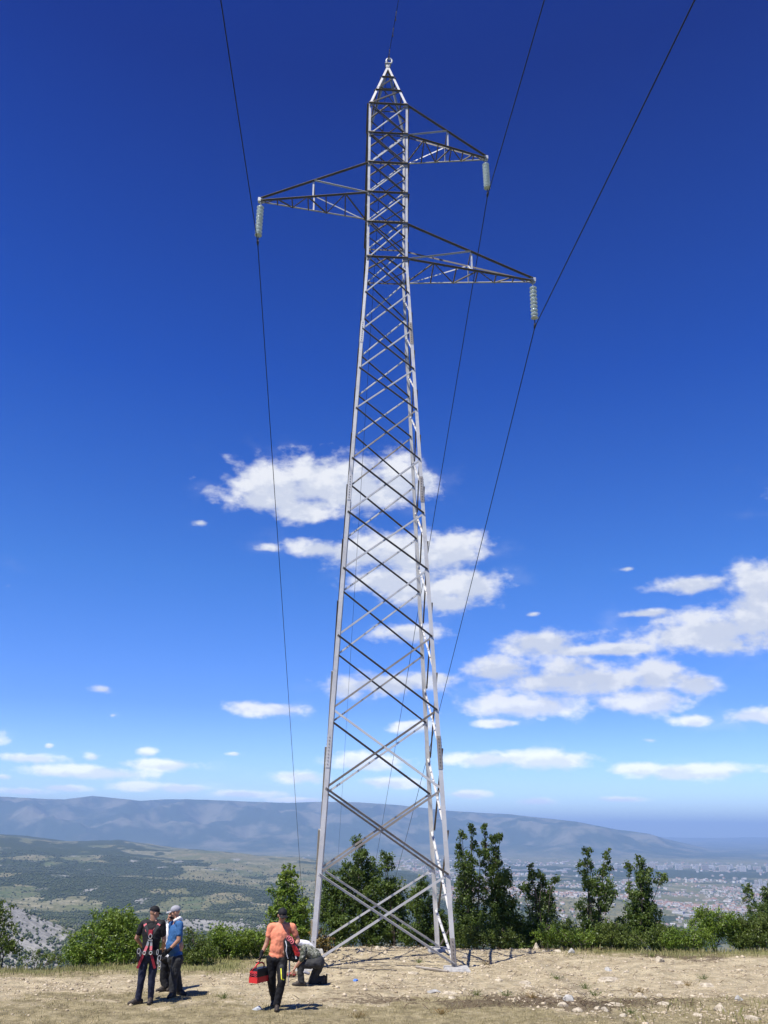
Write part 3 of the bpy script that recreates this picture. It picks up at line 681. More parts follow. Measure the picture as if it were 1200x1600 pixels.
TREES = [
 ('bush', 'loose green bush cut by the left edge of the picture', (0,1506), 23.6, [(0,1432,20,26),(-5,1465,34,26),(18,1478,20,16),(-30,1450,30,34)], 'leaf_olive', .04, .55),
 ('bush', 'large bright yellow green bush left of the man in the harness', (165,1512), 23.4, [(160,1447,34,24),(190,1440,30,22),(145,1478,42,26),(195,1478,42,34),(120,1492,26,18),(222,1470,22,36),(165,1495,60,16)], 'leaf_bright', .034, 1.15),
 ('bush', 'dense olive bush right behind the man in the blue shirt', (300,1512), 22.9, [(300,1478,26,28),(285,1495,36,18),(320,1490,24,20)], 'leaf_olive', .034, 1.1),
 ('bush', 'wide low green bush between the blue shirt man and the man in orange', (360,1500), 24.2, [(345,1462,26,18),(375,1468,34,22),(340,1484,34,18),(400,1474,28,20),(380,1488,40,12)], 'leaf_bright', .034, 1.1),
 ('bush', 'thin grass green bush left of the bright yellow bush', (60,1505), 24.6, [(60,1494,40,8),(100,1496,24,8)], 'leaf_olive', .03, .6),
 ('tree', 'young yellow green tree left of the pylon above the man in orange', (456,1490), 27.0, [(450,1366,13,17),(446,1392,26,22),(458,1420,30,26),(434,1432,20,24),(450,1455,30,28),(470,1448,18,30)], 'leaf_bright', .045, .85),
 ('tree', 'dark leafy tree just inside the left pylon leg', (525,1487), 28.6, [(520,1385,20,26),(545,1360,16,16),(515,1420,22,34),(545,1400,26,32),(535,1448,32,34)], 'leaf_dark', .045, .9),
 ('tree', 'dark tree with a spire top in the middle of the pylon base', (570,1486), 29.0, [(560,1316,9,12),(563,1338,15,16),(572,1368,24,26),(578,1408,28,34),(582,1450,32,30)], 'leaf_dark', .045, .9),
 ('tree', 'dark tree with a rounded separate top seen through the pylon base', (615,1486), 28.8, [(604,1338,12,9),(600,1352,16,9),(606,1385,22,22),(620,1412,24,28),(616,1452,30,28)], 'leaf_dark', .045, .8),
 ('tree', 'dark tree behind the right pylon legs', (662,1484), 28.4, [(660,1378,10,16),(656,1410,22,26),(668,1445,24,30),(645,1462,24,20),(685,1440,14,34)], 'leaf_dark', .045, .9),
 ('bush', 'bush of dead rust brown leaves behind the crouching man', (500,1490), 25.6, [(494,1462,10,9),(506,1472,14,12),(490,1478,12,10),(512,1486,10,6)], 'leaf_dry', .04, 1.0),
 ('tree', 'twin spired dark tree just right of the pylon', (738,1485), 27.8, [(722,1308,6,17),(720,1330,8,14),(737,1300,6,16),(740,1322,7,12),(748,1330,8,10),(728,1355,20,24),(735,1390,26,28),(728,1430,26,30),(745,1450,34,26)], 'leaf_dark', .045, .85),
 ('tree', 'tall narrow spired tree second to the right of the pylon', (775,1484), 28.3, [(757,1298,4,16),(759,1322,7,16),(772,1312,9,14),(781,1308,4,9),(768,1345,15,22),(775,1378,22,28),(790,1372,12,12),(782,1420,30,34),(800,1450,28,26)], 'leaf_dark', .045, .9),
 ('tree', 'ragged tree with several thin tops between the spired pair and the round grove', (845,1482), 28.8, [(830,1358,4,12),(832,1376,6,12),(842,1368,6,9),(852,1374,6,10),(866,1376,10,8),(818,1388,10,10),(845,1398,24,18),(850,1430,28,26),(838,1458,36,20)], 'leaf_dark', .045, .8),
 ('bush', 'low light green bush between two groups of trees', (886,1479), 28.6, [(884,1452,20,20),(900,1464,18,14),(866,1466,18,14)], 'leaf_olive', .04, .9),
 ('tree', 'left tree of the two thin topped trees on the right', (928,1480), 29.0, [(917,1334,9,12),(914,1356,12,14),(922,1382,16,20),(950,1336,6,14),(948,1360,10,16),(940,1395,22,26),(925,1430,24,28),(935,1458,32,20)], 'leaf_dark', .045, .75),
 ('tree', 'right tree of the two thin topped trees with a side branch of leaves', (1000,1480), 29.4, [(998,1348,8,13),(984,1358,6,12),(1006,1368,14,16),(1002,1394,22,22),(1030,1372,12,8),(1008,1425,28,28),(990,1450,32,26),(1022,1455,22,22)], 'leaf_dark', .045, .85),
 ('bush', 'low juniper like bush with yellow green tips at the foot of the right bank', (1075,1484), 27.6, [(1070,1462,34,14),(1050,1470,22,10),(1095,1466,30,16)], 'leaf_bright', .03, 1.1),
 ('bush', 'rounded bright green bush in the middle of the right bank', (1115,1482), 28.0, [(1100,1428,16,12),(1122,1436,26,16),(1105,1450,34,20),(1140,1452,30,20)], 'leaf_bright', .034, 1.1),
 ('bush', 'dark green bush at the right edge of the picture', (1180,1480), 27.8, [(1160,1448,26,20),(1190,1446,28,22),(1175,1465,40,14),(1215,1450,30,26)], 'leaf_olive', .034, 1.1),
 ('bush', 'broad bright bush under the twin spired tree', (760,1486), 27.2, [(745,1462,34,18),(785,1466,32,16)], 'leaf_olive', .036, 1.0),
 ('bush', 'broad leafy bush filling the gap left of the two thin topped trees', (905,1482), 27.6, [(862,1462,30,18),(905,1466,34,14)], 'leaf_bright', .036, .9),
 ('bush', 'leafy bush joining the two thin topped trees', (965,1482), 27.8, [(955,1458,34,20),(985,1468,30,14)], 'leaf_olive', .036, 1.0),
 ('bush', 'small green bush between the thin topped trees and the right bank', (1040,1482), 28.0, [(1036,1462,26,16)], 'leaf_olive', .036, 1.0),
 ('tree', 'small thin tree peeping over the bush near the right edge', (1170,1470), 33.0, [(1168,1388,8,9),(1172,1404,12,12),(1174,1424,14,14)], 'leaf_dark', .045, .5),
 ('tree', 'dark tree half cut by the right edge of the picture', (1200,1470), 32.0, [(1198,1394,12,16),(1204,1416,20,18),(1192,1434,16,14)], 'leaf_dark', .045, .7),
]
for i, (nm, lab, bp_, Y, bl, mt, lf, dn) in enumerate(TREES):
    tree(nm, lab, nm, bp_, Y, bl, mt, lf, dn, 40 + i, 'bushes and trees along the hill edge')
# second row further down the slope, seen between the first
for i, (px, py, Y, mt) in enumerate([(250,1482,31,'leaf_dark'),(420,1476,32,'leaf_olive'),(700,1455,34,'leaf_dark'),(815,1462,33,'leaf_dark'),(905,1468,34,'leaf_olive'),(960,1460,34,'leaf_dark'),(1050,1470,34,'leaf_dark'),(1180,1452,36,'leaf_dark')]):
    tree('tree', ['dark crown behind the men on the left','olive crown behind the man in orange','dark crown behind the right pylon leg','dark crown behind the spired trees','olive crown behind the low light green bush','dark crown between the two thin topped trees','dark crown behind the juniper like bush','dark crown behind the bushes at the right edge'][i], 'tree', (px, 1500), Y,
         [(px, py, 26, 16), (px - 18, py + 16, 26, 18), (px + 18, py + 14, 26, 18)], mt, .055, .8, 90 + i, 'crowns further down the slope')
# far woodland on the hills: dense crowns as one mass
def woodland():
    n = 150000
    az = np.radians(rng.uniform(-29, 12, n)); r = 1300 * (7200 / 1300) ** rng.random(n)
    x, y = r * np.sin(az), r * np.cos(az); f, rk, ur = land_masks(x, y)
    dn = f * (1 - rk * .9)
    k = rng.random(n) < (dn * .8 + .06) * (1 - .6 * sstep(3500, 7000, r)); x, y, r = x[k], y[k], r[k]
    s = rng.uniform(1.6, 4.6, len(x)) * (1 + .35 * sstep(2500, 6000, r)); z = H(x, y) + s * .55
    oc = np.array([[1, 0, -.1], [.3, .95, 0], [-.8, .6, .05], [-.8, -.6, -.05], [.3, -.95, 0], [0, 0, .9], [0, 0, -.7]])
    fo = np.array([[i, (i + 1) % 5, 5] for i in range(5)] + [[(i + 1) % 5, i, 6] for i in range(5)])
    V, Fc = scatter_shapes(np.stack([x, y, z], -1), np.stack([s, s, s * rng.uniform(.8, 1.4, len(s))], -1), oc, fo, .22)
    m = leaf_mat('woodland_crowns', (.024, .038, .013), (.042, .058, .018), (.072, .086, .028), 0.)
    tag(link('woodland', npmesh('woodland', V, Fc), m), 'dark scrub woodland covering the hills below', 'woodland', kind='stuff')
woodland()

M['white_metal'] = simple('pale_cap_metal', (.72, .74, .74), .4, .2)
# ------------------------------------------------------------------ the pylon
TX, TY, YAW = -0.010, 24.0, R(2.969)
ZL = [28.08, 26.68, 25.32, 23.99, 22.69, 21.24, 19.79, 18.31, 16.81, 15.33, 13.58, 11.81, 10.06, 8.09, 6.09, 4.08, 2.07, 0.0]
W0, W6, WT = 1.749, .701, .721
EX = Vector((math.cos(YAW), math.sin(YAW), 0)); EY = Vector((-math.sin(YAW), math.cos(YAW), 0)); UZ = Vector((0, 0, 1))
TC = Vector((TX, TY, 0))
def hw(z):
    if z >= ZL[5]: return W6 + (WT - W6) * (z - ZL[5]) / (ZL[0] - ZL[5])
    return W0 + (W6 - W0) * z / ZL[5]
def corner(sx, sy, z): w = hw(z); return TC + EX * (sx * w) + EY * (sy * w) + UZ * z
tower = thing('lattice_pylon', 'tall grey steel lattice pylon with three crossarms standing on the bare hilltop', 'pylon', TC)
def lpart(name, fn, mat='steel', parent=tower):
    mb = MB(); fn(mb); return mb.build(name, M[mat], parent)
APEX = TC + UZ * 30.80
LEGW = .145
for sx in (-1, 1):
    for sy in (-1, 1):
        def f(mb):
            zz = [0.02, 5.0, 12.6, 18.2, ZL[5], ZL[0]]; a = [.114, .110, .10, .09, .082]
            for i in range(5): mb.angle(corner(sx, sy, zz[i]), corner(sx, sy, zz[i + 1]), -EX * sx, -EY * sy, a[i], .013)
            mb.angle(corner(sx, sy, ZL[0]), APEX + EX * sx * .035 + EY * sy * .035, -EX * sx, -EY * sy, .085, .009)
        leg = lpart('leg', f)
        def fb(mb):
            for z in (.25, 5.0, 12.6, 18.2):
                p = corner(sx, sy, z); d = (corner(sx, sy, z + 1) - p).normalized()
                for (u, v) in ((EX * sx, EY * sy), (EY * sy, EX * sx)):
                    # plate on the face whose normal is v
                    for k in range(-4, 5):
                        c = p + d * (k * .085) - u * .055 + v * .013
                        mb.lathe(c, v, [(-.004, .0), (-.004, .013), (.010, .013), (.010, 0)], 6)
        lpart('bolt_row', fb, 'bolt')
        for z in (.25, 5.0, 12.6, 18.2):
            def fp(mb):
                p = corner(sx, sy, z); d = (corner(sx, sy, z + 1) - p).normalized()
                for (u, v) in ((EX * sx, EY * sy), (EY * sy, EX * sx)):
                    a = p - d * .42 + v * .003; b = p + d * .42 + v * .003
                    mb.add([a - u * .012, a - u * .115, b - u * .115, b - u * .012, a - u * .012 + v * .008, a - u * .115 + v * .008, b - u * .115 + v * .008, b - u * .012 + v * .008],
                           [(0, 1, 2, 3), (4, 7, 6, 5), (0, 4, 5, 1), (1, 5, 6, 2), (2, 6, 7, 3), (3, 7, 4, 0)])
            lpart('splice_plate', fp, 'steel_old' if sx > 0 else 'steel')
# diagonals of the front and back faces
small = MB()
def bsize(z): return .056 if z < 5 else .047 if z < 12 else .041 if z < 19 else .037
for i in range(17):
    zt, zb = ZL[i], max(ZL[i + 1], .12)
    for sy in (-1, 1):
        n = EY * sy
        for hand in (-1, 1):               # -1: falls to the right ('\'), +1: rises to the right ('/')
            p0 = corner(-1 if hand > 0 else -1, sy, zb if hand > 0 else zt); p1 = corner(1, sy, zt if hand > 0 else zb)
            ins = EX * .045; p0 = p0 + ins; p1 = p1 - ins
            a = bsize(zb); d = (p1 - p0).normalized(); upv = (UZ - d * UZ.dot(d)).normalized()
            dark = (hand < 0) != (i == 14 and sy < 0)
            if sy < 0:
                if dark: args = (p0 + n * .004 + upv * a / 2, p1 + n * .004 + upv * a / 2, -upv, n)      # shelf on top, outwards
                else: args = (p0 - n * .018 - upv * a / 2, p1 - n * .018 - upv * a / 2, upv, -n)
                if hand > 0 and dark: args = (p0 - n * .018 - upv * a / 2, p1 - n * .018 - upv * a / 2, upv, -n)
            else:
                if dark: args = (p0 - n * .018 + upv * a / 2, p1 - n * .018 + upv * a / 2, -upv, -n)
                else: args = (p0 + n * .004 - upv * a / 2, p1 + n * .004 - upv * a / 2, upv, n)
            if i >= 6:
                mb = MB(); mb.angle(*args, a, .007)
                mb.build('diagonal_brace', M['steel_shade' if dark and i < 15 else 'steel_old' if (i in (9, 13) or i == 15) else 'steel'], tower)
            else: small.angle(*args, a, .007, 1 if dark else 0)
# diagonals of the two side faces, staggered by half a bay
zm = [ZL[0]] + [(ZL[i] + ZL[i + 1]) / 2 for i in range(17)] + [.1]
for i in range(len(zm) - 1):
    zt, zb = zm[i], zm[i + 1]
    for sx in (-1, 1):
        n = EX * sx
        for hand in (-1, 1):
            p0 = corner(sx, -1, zt if hand < 0 else zb) + EY * .04; p1 = corner(sx, 1, zb if hand < 0 else zt) - EY * .04
            a = bsize(zb) * .95; d = (p1 - p0).normalized(); upv = (UZ - d * UZ.dot(d)).normalized()
            if hand < 0: args = (p0 + n * .004 + upv * a / 2, p1 + n * .004 + upv * a / 2, -upv, n)
            else: args = (p0 - n * .018 - upv * a / 2, p1 - n * .018 - upv * a / 2, upv, -n)
            if i >= 5 and sx > 0 or i >= 14:
                mb = MB(); mb.angle(*args, a, .007); mb.build('diagonal_brace', M['steel_shade' if hand < 0 and sx > 0 else 'steel'], tower)
            else: small.angle(*args, a, .007, 1 if hand < 0 else 0)
tag(small.build('upper_lattice', [M['steel'], M['steel_shade']], tower), kind='stuff')
# horizontals at the crossarm levels
for i in range(6):
    z = ZL[i]
    for (a_, b_, n) in (((-1, -1), (1, -1), -EY), ((-1, 1), (1, 1), EY), ((-1, -1), (-1, 1), -EX), ((1, -1), (1, 1), EX)):
        mb = MB(); s = .07
        mb.angle(corner(*a_, z) + n * .013 + UZ * .03, corner(*b_, z) + n * .013 + UZ * .03, -UZ, n, s * .8, .007)
        mb.build('horizontal_brace', M['steel_shade'], tower)
    mb = MB(); mids = [TC + EX * 0 + EY * (-hw(z)) + UZ * z, TC + EX * hw(z) + UZ * z, TC + EY * hw(z) + UZ * z, TC - EX * hw(z) + UZ * z]
    for k in range(4): mb.angle(mids[k], mids[(k + 1) % 4], UZ, (TC + UZ * z) - mids[k], .045, .006)
    mb.build('plan_brace', M['steel_shade'], tower)
for i in range(6):
    for sx in (-1, 1):
        for sy in (-1, 1):
            p = corner(sx, sy, ZL[i]) + EY * sy * .024 - EX * sx * .09; mb = MB(); mb.box(p, .085, .004, .10, Matrix.Rotation(YAW, 3, 'Z')); mb.build('gusset_plate', M['steel_old'], tower)
# the peak
def pk(k, sx, sy): return corner(sx, sy, ZL[0]).lerp(APEX + EX * sx * .035 + EY * sy * .035, k)
def f(mb):
    F4 = [((-1, -1), (1, -1), -EY), ((1, -1), (1, 1), EX), ((1, 1), (-1, 1), EY), ((-1, 1), (-1, -1), -EX)]
    for (a_, b_, n) in F4:
        for k in (.36, .70): mb.angle(pk(k, *a_) + n * .01, pk(k, *b_) + n * .01, -UZ, n, .05, .006)
        for k0, k1 in ((0.02, .36), (.36, .70)): mb.angle(pk(k0, *a_) - n * .012, pk(k1, *b_) - n * .012, UZ, -n, .045, .006)
lpart('peak_bracing', f, 'steel_shade')
def f(mb):
    mb.box(APEX, .075, .075, .09); mb.box(APEX + UZ * .10, .11, .10, .012)
lpart('peak_cap', f)
def f(mb):
    c = APEX + EX * .05 + UZ * .27 - EY * .02
    pts = [c + EX * .11 * math.cos(t) + UZ * .13 * math.sin(t) for t in [k * 2 * math.pi / 20 for k in range(20)]]
    mb.tube(pts + [pts[0]], .035, 8)
lpart('ring_bracket', f)
# crossarms
TIPS = {'R1': (1, 3.66, 26.48, 0), 'L': (-1, -4.49, 24.05, 2), 'R2': (1, 5.14, 21.10, 4)}
def crossarm(s, tx, tz, lv):
    arm = MB(); root = None
    tip = TC + EX * tx + UZ * tz
    zt, zb = ZL[lv], ZL[lv + 1]
    e = .055; objs = []
    ch = {}
    for sy in (-1, 1):
        ch['t', sy] = (corner(s, sy, zt), tip + EY * sy * e + UZ * .05)
        ch['b', sy] = (corner(s, sy, zb), tip + EY * sy * e - UZ * .05)
    base = MB(); base.box(tip, .10, .075, .075, Matrix.Rotation(YAW, 3, 'Z')); base.box(tip - UZ * .10, .012, .05, .06, Matrix.Rotation(YAW, 3, 'Z'))
    root = base.build('crossarm', M['steel'], tower)
    for (k, sy), (a, b) in ch.items():
        mb = MB(); n = EY * sy
        sz = .062 if k == 't' else .056
        if k == 't' or sy < 0: mb.angle(a, b, -UZ, n, sz, .008)
        else: mb.angle(a, b, UZ, -n, sz, .008)
        o = mb.build('arm_chord', M['steel_shade' if k == 't' or sy < 0 else 'steel'], root)
    def P(k, sy, t): return ch[k, sy][0].lerp(ch[k, sy][1], t)
    tt = (.50,) ; th = .50
    for sy in (-1, 1):
        n = EY * sy
        for t in (th,):
            mb = MB(); mb.angle(P('t', sy, t), P('b', sy, t), EX * s, -n, .055, .006); mb.build('arm_strut', M['steel'], root)
        mb = MB(); mb.angle(P('b', sy, 0.0) + n * .005, P('t', sy, th) + n * .005, -UZ, n, .045, .006); mb.build('arm_strut', M['steel'], root)
    # bottom face bracing between the two lower chords
    tl = [.0, .20, .38, .55, .70, .84, .95]
    for i in range(6):
        a, b = tl[i], tl[i + 1]
        mb = MB(); mb.angle(P('b', -1, b), P('b', 1, b), UZ, EX * s, .040, .005); mb.build('arm_strut', M['steel_shade'], root)
        mb = MB(); mb.angle(P('b', 1 if i % 2 == 0 else -1, a), P('b', -1 if i % 2 == 0 else 1, b), UZ, EX * s, .040, .005); mb.build('arm_strut', M['steel_shade'], root)
    mb = MB(); mb.angle(P('t', -1, th), P('t', 1, th), -UZ, EX * s, .040, .005); mb.build('arm_strut', M['steel_shade'], root)
    mb = MB(); mb.angle(P('b', -1, th), P('t', 1, th), -UZ, EX * s, .04, .005); mb.build('arm_strut', M['steel'], root)
    return tip
tips = {k: crossarm(*v) for k, v in TIPS.items()}
# footings: a thing of its own each (they stay when the steel moves)
for sx in (-1, 1):
    for sy in (-1, 1):
        p = corner(sx, sy, 0); g = Hs(p.x, p.y); mb = MB()
        q = [(-.30, -.30), (.30, -.30), (.30, .30), (-.30, .30)]; V = []
        for z, k in ((g - .4, 1.35), (.02, 1.0), (.06, .93)): V += [(p.x + a * k, p.y + b * k, z) for a, b in q]
        mb.add(V, [(3, 2, 1, 0)] + [(j * 4 + i, j * 4 + (i + 1) % 4, j * 4 + 4 + (i + 1) % 4, j * 4 + 4 + i) for j in (0, 1) for i in range(4)] + [(8, 9, 10, 11)])
        tag(mb.build('concrete_footing', M['concrete']), 'low grey concrete footing under the %s %s pylon leg' % ('front' if sy < 0 else 'rear', 'left' if sx < 0 else 'right'), 'footing', 'footings of the pylon legs')
# insulator strings and conductors
CL = {'R1': (3.69, 24.81), 'L': (-4.49, 22.23), 'R2': (5.12, 19.26)}
names = {'R1': 'pale glass insulator string hanging from the short upper right crossarm', 'L': 'pale glass insulator string hanging from the left crossarm', 'R2': 'pale glass insulator string hanging from the long lower right crossarm'}
for k, (cx, cz) in CL.items():
    top = tips[k] - UZ * .13; bot = TC + EX * cx + UZ * cz; ax = (bot - top).normalized(); Ln = (bot - top).length
    root = thing('insulator_string', names[k], 'insulator', top, 'insulator strings of the pylon')
    mb = MB(); mb.tube([top + UZ * .05 + EX * .03, top + EX * .035 - UZ * .03, top - UZ * .10, top - EX * .035 - UZ * .03, top + UZ * .05 - EX * .03], .012, 6); mb.build('shackle', M['steel'], root)
    nd = 9; s0 = .12; sp = (Ln - .12 - .22) / nd
    for i in range(nd):
        b = top + ax * (s0 + sp * (i + .25)); mb = MB()
        mb.lathe(b, ax, [(0, .03), (.012, .07), (.026, .112), (.036, .127), (.044, .126), (.042, .10), (.036, .07), (.045, .065), (.034, .045), (.04, .02)], 20)
        d = mb.build('glass_disc', M['glass'], root, True)
        mb = MB(); mb.lathe(b, ax, [(-.055, .0), (-.05, .036), (.0, .045), (.012, .05), (.012, 0)], 10); mb.lathe(b, ax, [(.02, .0), (.02, .014), (sp - .05, .014), (sp - .05, 0)], 6)
        mb.build('metal_cap', M['white_metal'], d)
    mb = MB(); mb.tube([bot - ax * .22, bot - ax * .02], .018, 6)
    mb.tube([bot + EY * t * .14 + UZ * (-.03 - .03 * abs(t)) for t in (-1, -.5, 0, .5, 1)], [.015, .035, .045, .035, .015], 8); mb.box(bot - UZ * 0, .035, .05, .045)
    mb.build('suspension_clamp', M['bolt'], root)
def cable(name, label, P0, front, back, rad, xdrift=(0, 0)):
    pts = []
    z0 = P0.z
    for s in list(np.linspace(-60, 0, 50))[:-1] + list(np.linspace(0, 260, 110)):
        if s < 0: z = z0 - front[0] * -s + front[1] * s * s; dx = xdrift[0] * s
        else: z = z0 - back[0] * s + back[1] * s * s; dx = xdrift[1] * s
        pts.append(P0 + EY * s + EX * dx + UZ * (z - z0))
    mb = MB(); mb.tube(pts, rad, 6)
    return tag(mb.build(name, M['wire'], None, True), label, 'cable')
def bp(k): return TC + EX * CL[k][0] + UZ * (CL[k][1] - .05)
cable('power_cable', 'long dark conductor cable clamped under the left crossarm string', bp('L'), (.08, .0008), (.352, .0), .016)
cable('power_cable', 'long dark conductor cable clamped under the upper right string', bp('R1'), (.14, .0008), (.312, .0001), .016)
cable('power_cable', 'long dark conductor cable clamped under the lower right string', bp('R2'), (.115, .0004), (.318, .0003), .016)
ew = cable('earth_wire', 'thin dark earth wire running over the very top of the pylon', APEX + UZ * .12 - EX * .03, (-.02, .0005), (.30, .0), .011, (-.095, -.006))
def wp(s): return APEX + UZ * (.12 + .02 * -s) + EY * s + EX * (-.03 - .095 * s)
mb = MB()
for s in (-.55, -1.45, -2.1):
    c = wp(s); mb.box(c - UZ * .03, .010, .014, .04)
    mb.tube([c - UZ * .09 + EY * t for t in (-.18, -.1, -.09, .09, .1, .18)], [.020, .020, .006, .006, .020, .020], 8)
mb.build('vibration_damper', M['steel_shade'], ew)

# ------------------------------------------------------------------ the town in the valley and the haze
def town():
    cols = [(.52, .50, .45), (.46, .41, .34), (.62, .60, .56), (.38, .35, .31)]
    wm = [simple('render_wall', c, .9) for c in cols]; rmats = [simple('red_tile', (.30, .17, .12), .9, 0, .3, .3), simple('grey_roof', (.34, .33, .32), .8), simple('brown_tile', (.22, .12, .08), .9)]
    win = simple('window_glass', (.05, .06, .08), .2)
    def house_geo(w, d, h, gable):
        if gable: V = [(-w,-d,-4),(w,-d,-4),(w,d,-4),(-w,d,-4),(-w,-d,h),(w,-d,h),(w,d,h),(-w,d,h),(-w*1.08,0,h+w*.5),(w*1.08,0,h+w*.5)]; Fq = [(0,1,5,4),(1,2,6,5),(2,3,7,6),(3,0,4,7),(4,5,9,8),(6,7,8,9),(5,6,9,9),(7,4,8,8)]; mi = [0,0,0,0,1,1,0,0]
        else: V = [(-w,-d,-4),(w,-d,-4),(w,d,-4),(-w,d,-4),(-w,-d,h),(w,-d,h),(w,d,h),(-w,d,h)]; Fq = [(0,1,5,4),(1,2,6,5),(2,3,7,6),(3,0,4,7),(4,5,6,7)]; mi = [0,0,0,0,1]
        return V, Fq, mi
    P = []
    g = np.random.default_rng(77)
    def visible_sites(n, a0, a1, r0, r1, s):
        az = np.radians(g.uniform(a0, a1, n)); r = r0 * (r1 / r0) ** g.random(n); x, y = r * np.sin(az), r * np.cos(az)
        _, _, u = land_masks(x, y); k = g.random(n) < (.05 + u); return x[k], y[k]
    protos = []
    for i in range(8):
        w, d, h = [(6,5,6),(8,6,7),(7,6,9),(10,7,6),(6,6,5),(18,10,7),(26,12,8),(9,8,12)][i]; V, Fq, mi = house_geo(w, d, h, i not in (5, 6, 7))
        me = bpy.data.meshes.new('house'); me.from_pydata(V, [], [tuple(dict.fromkeys(f)) for f in Fq]); me.materials.append(wm[i % 4]); me.materials.append(rmats[(0, 2, 0, 1, 0, 1, 1, 1)[i]]); me.polygons.foreach_set('material_index', mi); me.update(); protos.append(me)
    x, y = visible_sites(2600, 4, 27, 4700, 6300, 1)
    o_ = np.argsort(np.hypot(x, y)); x, y = x[o_], y[o_]; z = H(x, y); nind = 230
    for i in range(nind):
        k = int(g.choice(8, p=[.2, .2, .14, .12, .16, .07, .04, .07])); o = bpy.data.objects.new('house', protos[k]); COL.objects.link(o); o.location = (x[i], y[i], z[i]); o.rotation_euler.z = g.uniform(0, 3.1); s = g.uniform(.8, 1.3); o.scale = (s, s, s)
        tag(o, 'small pale house at the near edge of the distant valley town', 'house', 'nearest houses of the valley town')
    xs, ys = list(x[nind:]), list(y[nind:])
    for args in ((2900, 3, 27, 6000, 9000, 1), (1500, 0, 27, 9000, 15500, 1), (300, -8, 3, 9500, 15500, 1)):
        a, b = visible_sites(*args); xs += list(a); ys += list(b)
    xs, ys = np.array(xs), np.array(ys); zs = H(xs, ys)
    V = []; Fq = []; mi = []; base = 0
    for x_, y_, z_ in zip(xs, ys, zs):
        k = int(g.choice(8, p=[.2, .2, .14, .12, .16, .07, .04, .07])); w, d, h = [(6,5,6),(8,6,7),(7,6,9),(10,7,6),(6,6,5),(18,10,7),(26,12,8),(9,8,12)][k]
        s = g.uniform(.8, 1.3) * (1 + .5 * (math.hypot(x_, y_) > 9000)); a = g.uniform(0, 3.1); c_, s_ = math.cos(a), math.sin(a)
        vv, ff, mm = house_geo(w * s, d * s, h * s, k not in (5, 6, 7)); wmi = int(g.integers(4)); rmi = 4 + int(g.choice(3, p=[.5, .3, .2]))
        V += [(x_ + p[0] * c_ - p[1] * s_, y_ + p[0] * s_ + p[1] * c_, z_ + p[2]) for p in vv]; Fq += [tuple(dict.fromkeys(base + i for i in f)) for f in ff]; mi += [wmi if m_ == 0 else rmi for m_ in mm]; base += len(vv)
    me = bpy.data.meshes.new('town'); me.from_pydata(V, [], Fq)
    for m_ in wm + rmats: me.materials.append(m_)
    me.polygons.foreach_set('material_index', mi); me.update()
    tag(link('town_houses', me), 'thousands of tiny pale houses of the valley town', 'houses', kind='stuff')
    # taller blocks
    def block(px, py_, r, w, d, h, lab, grp, k):
        a = azel(px, py_)[0]; x_, y_ = r * math.sin(a), r * math.cos(a); z_ = Hs(x_, y_)
        root = thing('apartment_block', lab, 'building', (x_, y_, z_), grp); rot = Matrix.Rotation(-a + (.15 * ((k * 7) % 5 - 2)), 3, 'Z')
        B = Vector((x_, y_, z_)); mb = MB(); mb.box(B + UZ3 * (h / 2), w / 2, d / 2, h / 2 + 2, rot); mb.build('wall', wm[k % 3], root)
        mb = MB(); mb.box(B + UZ3 * (h + 3.2), w / 2 * 1.02, d / 2 * 1.02, 1.2, rot); mb.box(B + UZ3 * (h + 6), w * .12, d * .2, 2, rot); mb.build('roof', rmats[1], root)
        mb = MB()
        for f_ in range(int(h // 3.2)): mb.box(B + rot @ Vector((0, -d / 2 - .06, 1.8 + f_ * 3.2)), w / 2 * .9, .08, .55, rot)
        mb.build('window_band', win, root)
    for i, (px, w, h) in enumerate([(1168,60,34),(1180,26,52),(1187,28,58),(1194,26,50),(1203,40,46),(1212,60,36),(1176,90,20),(1196,90,22)]):
        block(px, 1370, 8600 + 60 * (i % 3), w, 18, h, 'white apartment block in the tall cluster at the right edge of the town', 'tall white cluster at the right edge', i)
    for i in range(34):
        px = 905 + i * 8.8 + 3 * math.sin(i * 2.3); block(px, 1338, 12600 + 500 * math.sin(i * 1.7), 40 + 30 * ((i * 5) % 3), 16, 24 + 14 * ((i * 7) % 4) , 'white apartment block in the long far row beyond the wood', 'far row of white blocks', i)
    for i in range(14):
        px = 720 + i * 14 + 5 * math.sin(i * 3.1); block(px, 1345, 11200 + 400 * math.sin(i * 1.7), 90 + 30 * ((i * 5) % 3), 40, 12, 'long low white hall beyond the spired trees', 'long white halls beyond the trees', i)
    for i, (px, r, w, d) in enumerate([(1085,5250,110,60),(1105,5150,90,60),(1130,5100,130,50),(1152,5250,100,70),(1170,5150,80,40),(1060,5350,60,40)]):
        block(px, 1425, r, w, d, 9, 'broad flat white factory hall at the near side of the town', 'white factory halls', i)
UZ3 = Vector((0, 0, 1))
town()
def haze():
    m = bpy.data.materials.new('haze_air'); m.use_nodes = True; nt = m.node_tree; nt.nodes.clear()
    out = N(nt, 'ShaderNodeOutputMaterial'); v = N(nt, 'ShaderNodeVolumePrincipled', inp={'Color': (.41, .63, 1.0, 1), 'Density': HAZE_D, 'Anisotropy': .0})
    nt.links.new(v.outputs[0], out.inputs['Volume'])
    mb = MB(); top = max(v.co.z for v in bpy.data.objects['valley_and_hills'].data.vertices); print('TOP', top); top += 60; mb.box((0, 0, (top - 560) / 2), 80000, 80000, (top + 560) / 2); o = mb.build('haze', m); tag(o, 'thin blue summer haze over the whole valley', 'haze', kind='stuff')
HAZE_D = 4.8e-5
haze()

